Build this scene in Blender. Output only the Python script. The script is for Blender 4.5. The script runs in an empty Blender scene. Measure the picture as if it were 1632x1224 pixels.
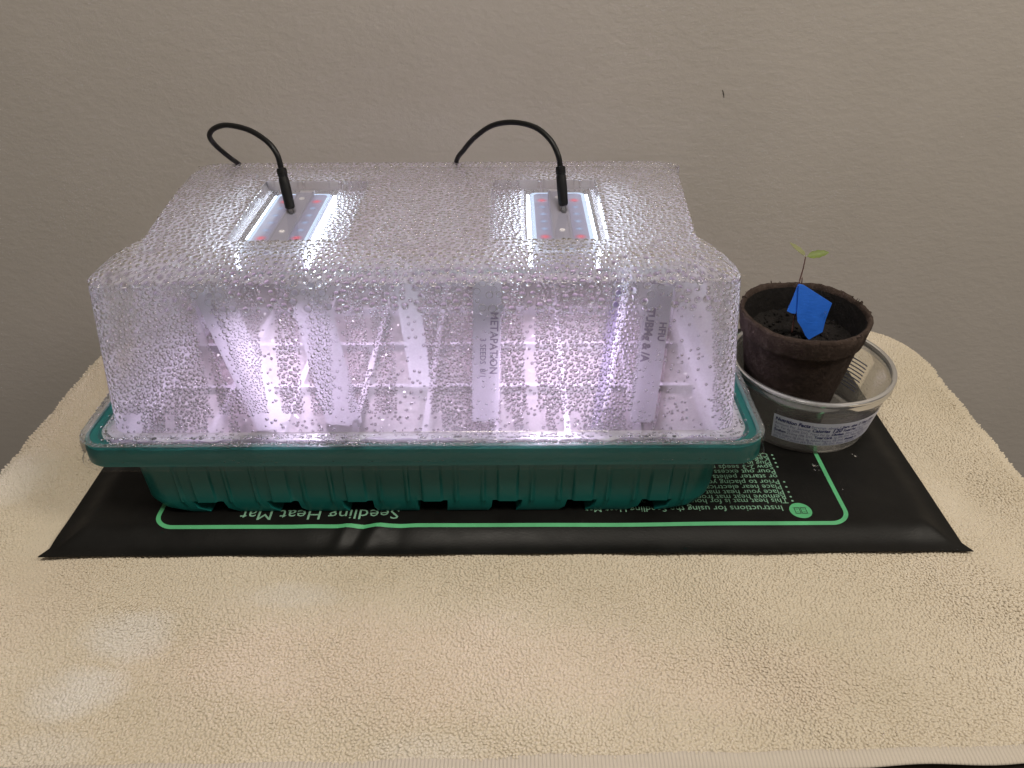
import bpy, math, random
import numpy as np
from mathutils import Matrix, Vector

C = 0.01                       # everything below is laid out in centimetres
rng = np.random.default_rng(7)
random.seed(7)
SC = bpy.context.scene
COL = SC.collection

# ------------------------------------------------------------------ camera
CAM_H, F_PX, PITCH, ROLL = 32.9, 1226.0, 34.4, -0.3
cam_d = bpy.data.cameras.new("camera")
cam_d.sensor_width = 36.0
cam_d.lens = F_PX * 36.0 / 1632.0
cam_d.clip_start = 0.01
cam_d.clip_end = 50.0
cam = bpy.data.objects.new("camera", cam_d)
CAM_M = Matrix.Rotation(math.radians(90 - PITCH), 3, 'X') @ Matrix.Rotation(math.radians(ROLL), 3, 'Z')
cam.matrix_world = Matrix.Translation((0, 0, CAM_H * C)) @ CAM_M.to_4x4()
COL.objects.link(cam)
SC.camera = cam

# ------------------------------------------------------------------ room light
w = bpy.data.worlds.new("World")
SC.world = w
w.use_nodes = True
w.node_tree.nodes["Background"].inputs[0].default_value = (1.0, 0.90, 0.79, 1)
w.node_tree.nodes["Background"].inputs[1].default_value = 0.165

def area_light(name, loc, aim, size, watts, colour):
    d = bpy.data.lights.new(name, 'AREA')
    d.shape = 'DISK'
    d.size = size * C
    d.energy = watts
    d.color = colour
    o = bpy.data.objects.new(name, d)
    o.location = Vector(loc) * C
    o.rotation_euler = (Vector(aim) - Vector(loc)).to_track_quat('-Z', 'Y').to_euler()
    COL.objects.link(o)
    return o
area_light("ceiling_lamp", (112, -8, 128), (0, 45, 0), 40, 12.0, (1.0, 0.915, 0.79))
area_light("overhead_fill_light", (2, -4, 142), (0, 42, 0), 40, 13.5, (1.0, 0.925, 0.81))  # unseen fill light, added to brighten the towel and the middle of the wall

SC.view_settings.view_transform = 'Standard'
SC.view_settings.look = 'None'
SC.view_settings.exposure = 0.0
SC.view_settings.gamma = 1.0
SC.render.engine = 'CYCLES'
cy = SC.cycles
cy.use_denoising = True
try:
    cy.denoiser = 'OPENIMAGEDENOISE'
    cy.denoising_input_passes = 'RGB_ALBEDO_NORMAL'
    cy.denoising_prefilter = 'ACCURATE'
except Exception:
    pass
cy.max_bounces = 14
cy.diffuse_bounces = 5
cy.glossy_bounces = 5
cy.transmission_bounces = 8
cy.transparent_max_bounces = 24
cy.caustics_reflective = False
cy.caustics_refractive = True
cy.blur_glossy = 0.6
cy.sample_clamp_indirect = 6.0
cy.use_adaptive_sampling = False

# ------------------------------------------------------------------ helpers: materials
def new_mat(name):
    m = bpy.data.materials.new(name)
    m.use_nodes = True
    nt = m.node_tree
    nt.nodes.clear()
    out = nt.nodes.new('ShaderNodeOutputMaterial')
    return m, nt, out

def N(nt, kind, **kw):
    n = nt.nodes.new(kind)
    for k, v in kw.items():
        if k.startswith('i_'):
            key = k[2:].replace('_', ' ')
            n.inputs[key].default_value = v
        else:
            setattr(n, k, v)
    return n

def L(nt, a, b):
    nt.links.new(a, b)

def math_node(nt, op, a, b=None):
    n = nt.nodes.new('ShaderNodeMath')
    n.operation = op
    for i, x in enumerate((a, b)):
        if x is None:
            continue
        if isinstance(x, (int, float)):
            n.inputs[i].default_value = x
        else:
            L(nt, x, n.inputs[i])
    return n.outputs[0]

def ramp(nt, fac, stops):
    r = nt.nodes.new('ShaderNodeValToRGB')
    el = r.color_ramp.elements
    while len(el) < len(stops):
        el.new(0.5)
    for e, (p, c) in zip(el, stops):
        e.position = p
        e.color = (c[0], c[1], c[2], 1) if len(c) == 3 else c
    L(nt, fac, r.inputs[0])
    return r.outputs[0]

def coords(nt, scale=(1, 1, 1), which='Object'):
    t = nt.nodes.new('ShaderNodeTexCoord')
    mp = nt.nodes.new('ShaderNodeMapping')
    mp.inputs['Scale'].default_value = scale
    L(nt, t.outputs[which], mp.inputs['Vector'])
    return mp.outputs[0]

def noise(nt, vec, scale, detail=3.0, rough=0.5):
    n = nt.nodes.new('ShaderNodeTexNoise')
    n.inputs['Scale'].default_value = scale
    n.inputs['Detail'].default_value = detail
    n.inputs['Roughness'].default_value = rough
    L(nt, vec, n.inputs['Vector'])
    return n.outputs['Fac']

def bump(nt, height, dist, strength=1.0, normal=None):
    b = nt.nodes.new('ShaderNodeBump')
    b.inputs['Strength'].default_value = strength
    b.inputs['Distance'].default_value = dist
    L(nt, height, b.inputs['Height'])
    if normal is not None:
        L(nt, normal, b.inputs['Normal'])
    return b.outputs[0]

def mix_shader(nt, fac, a, b):
    m = nt.nodes.new('ShaderNodeMixShader')
    if isinstance(fac, (int, float)):
        m.inputs[0].default_value = fac
    else:
        L(nt, fac, m.inputs[0])
    L(nt, a, m.inputs[1])
    L(nt, b, m.inputs[2])
    return m.outputs[0]

def principled(name, colour, rough=0.5, spec=0.5, metallic=0.0, var=None, bump_=None, coat=0.0, sheen=0.0, trans=0.0):
    m, nt, out = new_mat(name)
    p = nt.nodes.new('ShaderNodeBsdfPrincipled')
    p.inputs['Base Color'].default_value = (*colour, 1)
    p.inputs['Roughness'].default_value = rough
    p.inputs['Specular IOR Level'].default_value = spec
    p.inputs['Metallic'].default_value = metallic
    p.inputs['Coat Weight'].default_value = coat
    p.inputs['Sheen Weight'].default_value = sheen
    p.inputs['Transmission Weight'].default_value = trans
    v = coords(nt)
    if var:
        sc, amt = var
        f = noise(nt, v, sc, 4.0, 0.6)
        lo = tuple(c * (1 - amt) for c in colour)
        hi = tuple(min(1, c * (1 + amt)) for c in colour)
        L(nt, ramp(nt, f, [(0.3, lo), (0.7, hi)]), p.inputs['Base Color'])
    if bump_:
        sc, dist = bump_
        L(nt, bump(nt, noise(nt, v, sc, 4.0, 0.6), dist), p.inputs['Normal'])
    L(nt, p.outputs[0], out.inputs[0])
    return m

def emitter(name, colour, strength):
    m, nt, out = new_mat(name)
    e = N(nt, 'ShaderNodeEmission', i_Color=(*colour, 1), i_Strength=strength)
    L(nt, e.outputs[0], out.inputs[0])
    return m

# ------------------------------------------------------------------ helpers: meshes
class MB:
    """collects vertices (cm) and faces; build() links one mesh object (m)"""
    def __init__(s):
        s.v, s.f = [], []
    def add(s, verts, faces):
        b = len(s.v)
        s.v.extend([tuple(map(float, p)) for p in verts])
        s.f.extend([tuple(int(i) + b for i in f) for f in faces])
        return b
    def box(s, x0, x1, y0, y1, z0, z1):
        s.add([(x0, y0, z0), (x1, y0, z0), (x1, y1, z0), (x0, y1, z0), (x0, y0, z1), (x1, y0, z1), (x1, y1, z1), (x0, y1, z1)],
              [(0, 3, 2, 1), (4, 5, 6, 7), (0, 1, 5, 4), (1, 2, 6, 5), (2, 3, 7, 6), (3, 0, 4, 7)])
    def loft(s, rings, closed=True, cap0=False, cap1=False):
        n = len(rings[0])
        b = len(s.v)
        for r in rings:
            s.v.extend([tuple(map(float, p)) for p in r])
        for k in range(len(rings) - 1):
            for i in range(n if closed else n - 1):
                j = (i + 1) % n
                s.f.append((b + k * n + i, b + k * n + j, b + (k + 1) * n + j, b + (k + 1) * n + i))
        if cap0:
            s.f.append(tuple(b + i for i in reversed(range(n))))
        if cap1:
            s.f.append(tuple(b + (len(rings) - 1) * n + i for i in range(n)))
    def tube(s, pts, radii, seg=12, caps=True):
        pts = [Vector(p) for p in pts]
        if isinstance(radii, (int, float)):
            radii = [radii] * len(pts)
        rings, up = [], None
        for i, p in enumerate(pts):
            t = (pts[min(i + 1, len(pts) - 1)] - pts[max(i - 1, 0)])
            if t.length < 1e-9:
                t = Vector((0, 0, 1))
            t.normalize()
            if up is None:
                up = t.orthogonal().normalized()
            up = (up - t * up.dot(t))
            up = up.normalized() if up.length > 1e-6 else t.orthogonal().normalized()
            sd = t.cross(up)
            rings.append([p + (up * math.cos(a) + sd * math.sin(a)) * radii[i] for a in [2 * math.pi * k / seg for k in range(seg)]])
        s.loft(rings, True, caps, caps)
    def lathe(s, prof, seg=64, mat=None, wob=None):
        rings = []
        for k, (r, z) in enumerate(prof):
            ring = []
            for i in range(seg):
                a = 2 * math.pi * i / seg
                rr, zz = (r, z) if wob is None else wob(k, a, r, z)
                p = Vector((rr * math.cos(a), rr * math.sin(a), zz))
                if mat is not None:
                    p = mat @ p
                ring.append(p)
            rings.append(ring)
        s.loft(rings)
    def build(s, name, mat, parent=None, smooth=False, sharp=None, origin=None):
        off = np.array(origin if origin is not None else (0, 0, 0), float)
        me = bpy.data.meshes.new(name)
        V = (np.array(s.v) - off) * C
        me.from_pydata(V.tolist(), [], s.f)
        me.materials.append(mat)
        if smooth:
            me.shade_smooth()
            if sharp:
                me.set_sharp_from_angle(angle=math.radians(sharp))
        me.update()
        return link(me, name, parent, off)

def link(me, name, parent=None, off=(0, 0, 0)):
    o = bpy.data.objects.new(name, me)
    COL.objects.link(o)
    loc = Vector(off) * C
    if parent is not None:
        o.parent = parent
        loc = loc - world_loc(parent)
    o.location = loc
    return o

def world_loc(o):
    l = Vector(o.location)
    while o.parent is not None:
        o = o.parent
        l = l + Vector(o.location)
    return l

def np_mesh(name, V, F, mat, parent=None, smooth=True):
    """fast mesh from numpy arrays, triangles or quads; V in cm"""
    me = bpy.data.meshes.new(name)
    k = F.shape[1]
    me.vertices.add(len(V))
    me.vertices.foreach_set('co', (V * C).astype(np.float32).ravel())
    me.loops.add(F.size)
    me.loops.foreach_set('vertex_index', F.astype(np.int32).ravel())
    me.polygons.add(len(F))
    me.polygons.foreach_set('loop_start', np.arange(0, F.size, k, dtype=np.int32))
    me.update(calc_edges=True)
    if smooth:
        me.polygons.foreach_set('use_smooth', np.ones(len(F), bool))
    me.materials.append(mat)
    me.validate()
    return link(me, name, parent)

def thing(name, label, cat, loc, group=None):
    o = bpy.data.objects.new(name, None)
    o.empty_display_size = 0.02
    o.location = Vector(loc) * C
    o['label'] = label
    o['category'] = cat
    if group:
        o['group'] = group
    COL.objects.link(o)
    return o

def tag(o, label=None, cat=None, group=None, kind=None):
    if label: o['label'] = label
    if cat: o['category'] = cat
    if group: o['group'] = group
    if kind: o['kind'] = kind
    return o

def ray(px, py):
    u, v = (px - 816) / F_PX, (py - 612) / F_PX
    return CAM_M @ Vector((u, -v, -1))
def at_y(px, py, Y):
    d = ray(px, py)
    return Vector((0, 0, CAM_H)) + d * (Y / d.y)
def at_z(px, py, Z):
    d = ray(px, py)
    return Vector((0, 0, CAM_H)) + d * ((Z - CAM_H) / d.z)

def smoothstep(a, b, x):
    t = np.clip((x - a) / (b - a), 0, 1)
    return t * t * (3 - 2 * t)

def text_mesh(body, size, bold=0.0, shear=0.0, align='LEFT', sx=1.0, res=2):
    """flat letter mesh in cm in the XY plane: (verts, polygons), x to the reader's right"""
    cu = bpy.data.curves.new('lettering', 'FONT')
    cu.body = body
    cu.size = size
    cu.offset = bold
    cu.shear = shear
    cu.align_x = align
    cu.resolution_u = res
    cu.fill_mode = 'FRONT'
    o = bpy.data.objects.new('lettering', cu)
    COL.objects.link(o)
    dg = bpy.context.evaluated_depsgraph_get()
    me = bpy.data.meshes.new_from_object(o.evaluated_get(dg))
    v = np.array([p.co[:] for p in me.vertices]) if len(me.vertices) else np.zeros((0, 3))
    f = [tuple(p.vertices) for p in me.polygons]
    bpy.data.objects.remove(o)
    bpy.data.curves.remove(cu)
    bpy.data.meshes.remove(me)
    if len(v):
        v[:, 0] *= sx
    return v, f

# ================================================================== WALL (setting)
def make_wall():
    m, nt, out = new_mat("wall_paint")
    p = nt.nodes.new('ShaderNodeBsdfPrincipled')
    v = coords(nt)
    big = noise(nt, v, 9.0, 3.0, 0.5)
    L(nt, ramp(nt, big, [(0.3, (0.375, 0.343, 0.312)), (0.7, (0.40, 0.366, 0.335))]), p.inputs['Base Color'])
    p.inputs['Roughness'].default_value = 0.62
    n1 = noise(nt, coords(nt, (1, 1, 1.6)), 120.0, 4.0, 0.6)
    h1 = ramp(nt, n1, [(0.35, (0, 0, 0)), (0.70, (1, 1, 1))])
    n2 = noise(nt, v, 420.0, 3.0, 0.6)
    hh = math_node(nt, 'ADD', h1, math_node(nt, 'MULTIPLY', n2, 0.25))
    L(nt, bump(nt, hh, 0.0005, 0.30), p.inputs['Normal'])
    L(nt, p.outputs[0], out.inputs[0])
    mb = MB()
    mb.box(-260, 260, 67, 72, -110, 190)
    o = mb.build('wall', m)
    tag(o, kind='structure')
    # a stray dark nick in the paint
    nk = MB()
    c = at_y(1153, 150, 66.98)
    nk.tube([c + Vector((-.12, 0, .35)), c + Vector((.02, 0, 0)), c + Vector((.1, 0, -.3))], [.02, .045, .015], 6)
    nk.build('wall_nick', principled("nick", (0.05, 0.045, 0.04), 0.8), o)
make_wall()

# ================================================================== TABLE under the towel
TX0, TX1, TY1, TR = -33.6, 33.0, 56.6, 4.6
def rounded_outline(x0, x1, y0, y1, r, n=10, rf=None):
    """counter-clockwise outline from the front corner, radius r at the back, rf at the front"""
    rf = r if rf is None else rf
    pts = []
    for (cx, cy, a0, rr) in ((x1 - rf, y0 + rf, -90, rf), (x1 - r, y1 - r, 0, r), (x0 + r, y1 - r, 90, r), (x0 + rf, y0 + rf, 180, rf)):
        for k in range(n + 1):
            a = math.radians(a0 + 90 * k / n)
            pts.append((cx + rr * math.cos(a), cy + rr * math.sin(a)))
    return pts
mb = MB()
ol = rounded_outline(TX0 + .6, TX1 - .6, 15.0, TY1 - .6, 4.2, 10, 2.0)
mb.loft([[(x, y, -4.6) for x, y in ol], [(x, y, -.95) for x, y in ol]], True, True, True)
o = mb.build('table', principled("dark_tabletop", (0.045, 0.036, 0.028), 0.45, var=(30, .3)))
tag(o, 'dark table top edge showing under the hem of the beige towel', 'table')

# ================================================================== TOWEL
def towel_material():
    m, nt, out = new_mat("terry_cloth")
    p = nt.nodes.new('ShaderNodeBsdfPrincipled')
    v = coords(nt)
    base = noise(nt, v, 7.0, 3.0, 0.6)
    col = ramp(nt, base, [(0.3, (0.71, 0.635, 0.505)), (0.52, (0.76, 0.685, 0.56)), (0.75, (0.785, 0.715, 0.60))])
    # bleached patches of the old towel, then broad pinkish patches
    geo = nt.nodes.new('ShaderNodeNewGeometry')
    sep = nt.nodes.new('ShaderNodeSeparateXYZ')
    L(nt, geo.outputs['Position'], sep.inputs[0])
    wob = noise(nt, v, 30.0, 4.0, 0.65)
    def patch(cx, cy, rx, ry):
        a = math_node(nt, 'DIVIDE', math_node(nt, 'SUBTRACT', sep.outputs['X'], cx * C), rx * C)
        b = math_node(nt, 'DIVIDE', math_node(nt, 'SUBTRACT', sep.outputs['Y'], cy * C), ry * C)
        d = math_node(nt, 'ADD', math_node(nt, 'MULTIPLY', a, a), math_node(nt, 'MULTIPLY', b, b))
        d = math_node(nt, 'ADD', d, math_node(nt, 'MULTIPLY', math_node(nt, 'SUBTRACT', wob, 0.5), 2.2))
        f = math_node(nt, 'SUBTRACT', 1.25, d)
        n = nt.nodes.new('ShaderNodeClamp')
        L(nt, f, n.inputs[0])
        return n.outputs[0]
    def over(col, fac, c, amt):
        mx = nt.nodes.new('ShaderNodeMix')
        mx.data_type = 'RGBA'
        L(nt, math_node(nt, 'MULTIPLY', fac, amt), mx.inputs[0])
        L(nt, col, mx.inputs[6])
        mx.inputs[7].default_value = (*c, 1)
        return mx.outputs[2]
    W = (0.80, 0.76, 0.70)
    for (px, py, rx, ry, amt) in ((195, 1010, 2.6, 1.7, .8), (120, 1100, 2.5, 1.6, .85), (75, 1195, 2.6, 1.0, .4), (455, 945, 3.0, 1.0, .45), (20, 760, 2.6, 3.0, .55), (675, 1195, 2.4, .9, .35)):
        q = at_z(px, py, -.1)
        col = over(col, patch(q.x, q.y, rx, ry), W, amt)
    for (px, py, rx, ry, amt) in ((620, 1060, 13, 3.2, .34), (1180, 1080, 6, 2.5, .25), (40, 950, 4, 4, .2), (120, 640, 4.0, 7.0, .25)):
        q = at_z(px, py, -.1)
        col = over(col, patch(q.x, q.y, rx, ry), (0.82, 0.70, 0.60), amt)
    L(nt, col, p.inputs['Base Color'])
    p.inputs['Roughness'].default_value = 0.95
    p.inputs['Specular IOR Level'].default_value = 0.1
    p.inputs['Sheen Weight'].default_value = 0.15
    L(nt, bump(nt, noise(nt, v, 1500.0, 2.0, 0.6), 0.0004, 0.5), p.inputs['Normal'])
    t = nt.nodes.new('ShaderNodeBsdfTranslucent')
    L(nt, col, t.inputs['Color'])
    L(nt, mix_shader(nt, .35, p.outputs[0], t.outputs[0]), out.inputs[0])
    return m
M_TOWEL = towel_material()

def tow_z(x, y):
    return (-.30 + .07 * np.sin(x * .31 + 1.1) * np.sin(y * .42 + .6) + .05 * np.sin(x * .9 + y * .33)
            + .05 * np.sin(y * 1.3 + x * .12))

def front_edge(x):          # where loops end and the flat hem starts
    return 18.60 + (x + 20) * .0165 + .05 * np.sin(x * 1.1)

def make_towel():
    root = thing('towel', 'beige terry towel with bleached patches spread over the table under everything', 'towel', (0, 40, -.3))
    # sheet: top plus skirt over the side and back edges
    x = np.linspace(TX0, TX1, 140)
    ol = []
    n_side = 60
    R = 4.6
    top_pts = []
    # outline points walking: front left -> left edge -> back left corner -> back -> back right corner -> right edge -> front right
    for k in range(n_side):
        top_pts.append((TX0, 18.6 + (TY1 - R - 18.6) * k / n_side, -1, 0))
    for k in range(13):
        a = math.radians(180 - 90 * k / 12)
        top_pts.append((TX0 + R + R * math.cos(a), TY1 - R + R * math.sin(a), math.cos(a), math.sin(a)))
    for k in range(1, 80):
        top_pts.append((TX0 + R + (TX1 - TX0 - 2 * R) * k / 80, TY1, 0, 1))
    for k in range(13):
        a = math.radians(90 - 90 * k / 12)
        top_pts.append((TX1 - R + R * math.cos(a), TY1 - R + R * math.sin(a), math.cos(a), math.sin(a)))
    for k in range(1, n_side + 1):
        top_pts.append((TX1, TY1 - R - (TY1 - R - 18.6) * k / n_side, 1, 0))
    top = np.array(top_pts)
    mb = MB()
    rings = []
    drop = [(-8, 0), (-4, 0), (-1.6, 0), (-.9, 0), (-.45, -.12), (-.12, -.45), (0, -.95), (.05, -2.5), (.35, -5), (.6, -9)]
    for (o_, dz) in drop:
        xx = top[:, 0] + top[:, 2] * o_
        yy = top[:, 1] + top[:, 3] * o_
        yy = np.maximum(yy, 18.6)
        zz = tow_z(xx, yy) * (1 if dz > -.5 else .4) + dz + .004
        rings.append(np.stack([xx, yy, zz], 1))
    mb.loft(rings, closed=False)
    # middle field
    xs = np.linspace(TX0 + 8, TX1 - 8, 90)
    ys = np.linspace(18.6, TY1 - 8, 60)
    X, Y = np.meshgrid(xs, ys)
    V = np.stack([X.ravel(), Y.ravel(), tow_z(X, Y).ravel()], 1)
    F = [(j * 90 + i, j * 90 + i + 1, (j + 1) * 90 + i + 1, (j + 1) * 90 + i) for j in range(59) for i in range(89)]
    mb.add(V, F)
    mb.build('ground_weave', M_TOWEL, root, smooth=True)
    # loops: rows of little fat arcs
    pit = .145
    gx = np.arange(TX0 - .2, TX1 + .2, pit)
    gy = np.arange(18.4, TY1 + .2, pit * .92)
    X, Y = np.meshgrid(gx, gy)
    X = X + (np.arange(X.shape[0]) % 2)[:, None] * pit * .25
    X = (X + rng.normal(0, .035, X.shape)).ravel()
    Y = (Y + rng.normal(0, .035, Y.shape)).ravel()
    keep = Y > front_edge(X)
    hidden = (X > -24) & (X < 24.5) & (Y > 33.5) & (Y < 54.5) & (np.abs(X) < 23.5 + 0 * Y)
    keep &= ~hidden
    # rounded back corners
    cxl, cxr, cyb = TX0 + R, TX1 - R, TY1 - R
    for cx, sgn in ((cxl, -1), (cxr, 1)):
        inc = (sgn * (X - cx) > 0) & (Y > cyb)
        keep &= ~(inc & (np.hypot(X - cx, Y - cyb) > R + .1))
    X, Y = X[keep], Y[keep]
    n = len(X)
    # outward lean close to the edges
    nx = np.where(X < TX0 + .8, -1, np.where(X > TX1 - .8, 1, 0)).astype(float)
    ny = np.where(Y > TY1 - .8, 1, 0).astype(float)
    edge_d = np.minimum(np.minimum(X - TX0, TX1 - X), TY1 - Y)
    for cx, sgn in ((cxl, -1), (cxr, 1)):
        inc = (sgn * (X - cx) > 0) & (Y > cyb)
        r = np.hypot(X - cx, Y - cyb)
        edge_d = np.where(inc, R - r, edge_d)
        nx = np.where(inc & (r > R - .8), (X - cx) / np.maximum(r, .1), nx)
        ny = np.where(inc & (r > R - .8), (Y - cyb) / np.maximum(r, .1), ny)
    e = np.clip(1 - edge_d / .8, 0, 1.2)
    Z = tow_z(X, Y) - .45 * np.clip(e, 0, 1) ** 2.2
    clump = .5 + .5 * np.sin(X * .8 + 2 * np.sin(Y * .5)) * np.sin(Y * .7 + 1.3 * np.sin(X * .37))
    h = .075 + .04 * rng.random(n) + .025 * clump
    ang = rng.normal(.6, .9, n)
    ra = .098 + .025 * rng.random(n)
    rb = .070 + .018 * rng.random(n)
    lean_x = rng.normal(0, .035, n) + nx * e * .10 + .03 * np.sin(X * .5 + Y * .2)
    lean_y = rng.normal(-.01, .035, n) + ny * e * .10 + .03 * np.sin(Y * .6 + X * .25)
    base = np.stack([X, Y, Z - .005], 1)
    S = 6
    lev = [(1.0, 0.0), (.80, .72)]
    V = np.zeros((n, 2 * S + 1, 3))
    for j, (rf, zf) in enumerate(lev):
        for k in range(S):
            a_ = 2 * math.pi * (k + .5 * j) / S
            lx, ly = ra * rf * math.cos(a_), rb * rf * math.sin(a_)
            V[:, j * S + k, 0] = base[:, 0] + lx * np.cos(ang) - ly * np.sin(ang) + lean_x * zf
            V[:, j * S + k, 1] = base[:, 1] + lx * np.sin(ang) + ly * np.cos(ang) + lean_y * zf
            V[:, j * S + k, 2] = base[:, 2] + h * zf
    V[:, 2 * S, 0] = base[:, 0] + lean_x
    V[:, 2 * S, 1] = base[:, 1] + lean_y
    V[:, 2 * S, 2] = base[:, 2] + h
    q = []
    for k in range(S):
        k2 = (k + 1) % S
        q += [(k, k2, S + k), (k2, S + k2, S + k), (S + k, S + k2, 2 * S)]
    q = np.array(q)
    F = (q[None] + (np.arange(n) * (2 * S + 1))[:, None, None]).reshape(-1, 3)
    print('tufts', n)
    o = np_mesh('terry_loops', V.reshape(-1, 3), F, M_TOWEL, root)
    o['kind'] = 'stuff'
    # flat woven hem at the front
    m, nt, out = new_mat("hem_weave")
    p = nt.nodes.new('ShaderNodeBsdfPrincipled')
    p.inputs['Base Color'].default_value = (.46, .41, .345, 1)
    p.inputs['Roughness'].default_value = .9
    v = coords(nt)
    wv = nt.nodes.new('ShaderNodeTexWave')
    wv.bands_direction = 'X'
    wv.inputs['Scale'].default_value = 180
    wv.inputs['Distortion'].default_value = .6
    L(nt, v, wv.inputs['Vector'])
    L(nt, bump(nt, wv.outputs['Fac'], .0006, .6), p.inputs['Normal'])
    L(nt, p.outputs[0], out.inputs[0])
    hb = MB()
    xs = np.linspace(TX0, TX1, 120)
    rings = []
    for (dy, dz) in ((.06, .0), (.0, .05), (-.25, .03), (-.5, .02), (-.70, -.02), (-.77, -.07), (-.73, -.14)):
        yy = front_edge(xs) + dy + np.where(dy < -.5, .04 * np.sin(xs * .8) - (xs < 8) * .25 * smoothstep(8, -4, xs), 0)
        rings.append(np.stack([xs, yy, tow_z(xs, yy) + dz + .03], 1))
    hb.loft(rings[::-1], closed=False)
    hb.build('hem', m, root, smooth=True)
make_towel()

# ================================================================== HEAT MAT
MATC = [at_z(72, 888, -.05), at_z(1540, 879, -.05)]
MX0, MX1 = MATC[0].x, MATC[1].x
MY0 = (MATC[0].y + MATC[1].y) / 2
MW, MD = MX1 - MX0, 25.2
M_SK = (MATC[1].y - MATC[0].y) / MW          # slight turn of the mat on the towel
def mat_xy(u, v):           # u, v in cm from the front corner -> world
    return MX0 + u - v * M_SK, MATC[0].y + v + u * M_SK
def mat_z(u, v):
    d = np.minimum(np.minimum(u, MW - u), np.minimum(v, MD - v))
    z = .05 + .5 * smoothstep(.2, 2.0, d)
    # soft hump along the front and at the corners, creases near the front middle
    z = z + .06 * np.exp(-((v - 1.6) / .8) ** 2) * (.5 + .5 * np.sin(u * .33 + .4))
    z = z + .12 * np.exp(-((u - MW + 2.2) / 1.3) ** 2 - ((v - 1.5) / .8) ** 2)
    for (uc, a, s, sl) in ((17.0, .10, .35, .35), (17.9, -.09, .3, .45), (18.8, .11, .4, .5), (20.2, -.06, .5, .2), (15.0, .04, .9, .1)):
        z = z + a * np.exp(-((u - uc - sl * (v - 1.5)) / s) ** 2) * np.exp(-((v - 1.3) / 1.3) ** 2)
    z = z + .012 * np.sin(u * .7) * np.sin(v * .9)
    return z
def make_mat():
    root = thing('heat_mat', 'black rubbery heat mat with green printed border under the seed tray', 'heat mat', ((MX0 + MX1) / 2, MY0 + MD / 2, 0))
    m, nt, out = new_mat("mat_vinyl")
    p = nt.nodes.new('ShaderNodeBsdfPrincipled')
    v = coords(nt)
    dust = noise(nt, v, 22, 5, .7)
    L(nt, ramp(nt, dust, [(.35, (.0045, .0043, .004)), (.75, (.009, .0087, .008))]), p.inputs['Base Color'])
    L(nt, ramp(nt, noise(nt, v, 60, 4, .6), [(.3, (.36,) * 3), (.7, (.5,) * 3)]), p.inputs['Roughness'])
    p.inputs['Specular IOR Level'].default_value = .16
    L(nt, bump(nt, noise(nt, v, 900, 2, .5), .0002, .35), p.inputs['Normal'])
    L(nt, p.outputs[0], out.inputs[0])
    nu, nv = 260, 110
    us = np.linspace(0, MW, nu)
    t = np.linspace(0, 1, nv)
    vs = MD * (t ** 1.6)
    U, Vv = np.meshgrid(us, vs)
    Zt = mat_z(U, Vv)
    X, Y = mat_xy(U, Vv)
    # the welded front lip sags a little
    Vt = np.stack([X.ravel(), Y.ravel(), Zt.ravel()], 1)
    F = [(j * nu + i, j * nu + i + 1, (j + 1) * nu + i + 1, (j + 1) * nu + i) for j in range(nv - 1) for i in range(nu - 1)]
    mb = MB()
    mb.add(Vt, F)
    n0 = len(mb.v)
    mb.add(Vt * [1, 1, 0] + [0, 0, -.03], [tuple(reversed(f)) for f in F if False])
    # closed edge: skirt down to the towel
    per = [i for i in range(nu)] + [j * nu + nu - 1 for j in range(1, nv)] + [(nv - 1) * nu + i for i in range(nu - 2, -1, -1)] + [j * nu for j in range(nv - 2, 0, -1)]
    n = len(per)
    for a in range(n):
        b = (a + 1) % n
        mb.f.append((per[a], n0 + per[a], n0 + per[b], per[b]))
    # little welded tips at the front corners
    for (u, sx) in ((0, -1), (MW, 1)):
        x, y = mat_xy(u, .0)
        mb.add([(x - sx * 1.0, y + .02, .05), (x + sx * .35, y - .06, .07), (x - sx * .1, y + .75, .05), (x - sx * 1.0, y - .02, .0), (x + sx * .35, y - .08, .02), (x - sx * .1, y + .75, .0)],
               [(0, 1, 2), (3, 5, 4), (0, 3, 4, 1), (1, 4, 5, 2), (2, 5, 3, 0)])
    mb.build('vinyl_pad', m, root, smooth=True, sharp=50)
    # weld line
    green = principled("green_print", (.075, .34, .15), .5, var=(60, .12))
    pale = principled("pale_green_print", (.17, .33, .23), .55, var=(80, .2))
    def uv(px, py):
        q = at_z(px, py, .55)
        v_ = q.y - MATC[0].y
        u_ = q.x - MX0
        return u_ + v_ * M_SK, v_ - u_ * M_SK
    def onmat(V2, lift):
        x, y = mat_xy(V2[:, 0], V2[:, 1])
        return np.stack([x, y, mat_z(V2[:, 0], V2[:, 1]) + lift], 1)
    # border ribbon
    u0, v0 = uv(243, 841)
    u1, v1 = uv(1358, 833)
    v0 = (v0 + v1) / 2
    vb, r = MD - v0, 1.1
    u1 = u1 - .05
    path = []
    for (cx, cyy, a0) in ((u1 - r, v0 + r, -90), (u1 - r, vb - r, 0), (u0 + r, vb - r, 90), (u0 + r, v0 + r, 180)):
        for k in range(13):
            a = math.radians(a0 + 90 * k / 12)
            path.append((cx + r * math.cos(a), cyy + r * math.sin(a), math.cos(a), math.sin(a)))
    dense = []
    for k in range(len(path)):
        a, b = np.array(path[k]), np.array(path[(k + 1) % len(path)])
        nn = max(1, int(np.hypot(*(b - a)[:2]) / .25))
        for s in range(nn):
            dense.append(a + (b - a) * s / nn)
    D = np.array(dense)
    hw = .13
    inn = onmat(D[:, :2] - D[:, 2:] * hw, .012)
    outr = onmat(D[:, :2] + D[:, 2:] * hw, .012)
    mb = MB()
    mb.loft([outr, inn])
    mb.build('border_line', green, root)
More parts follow.
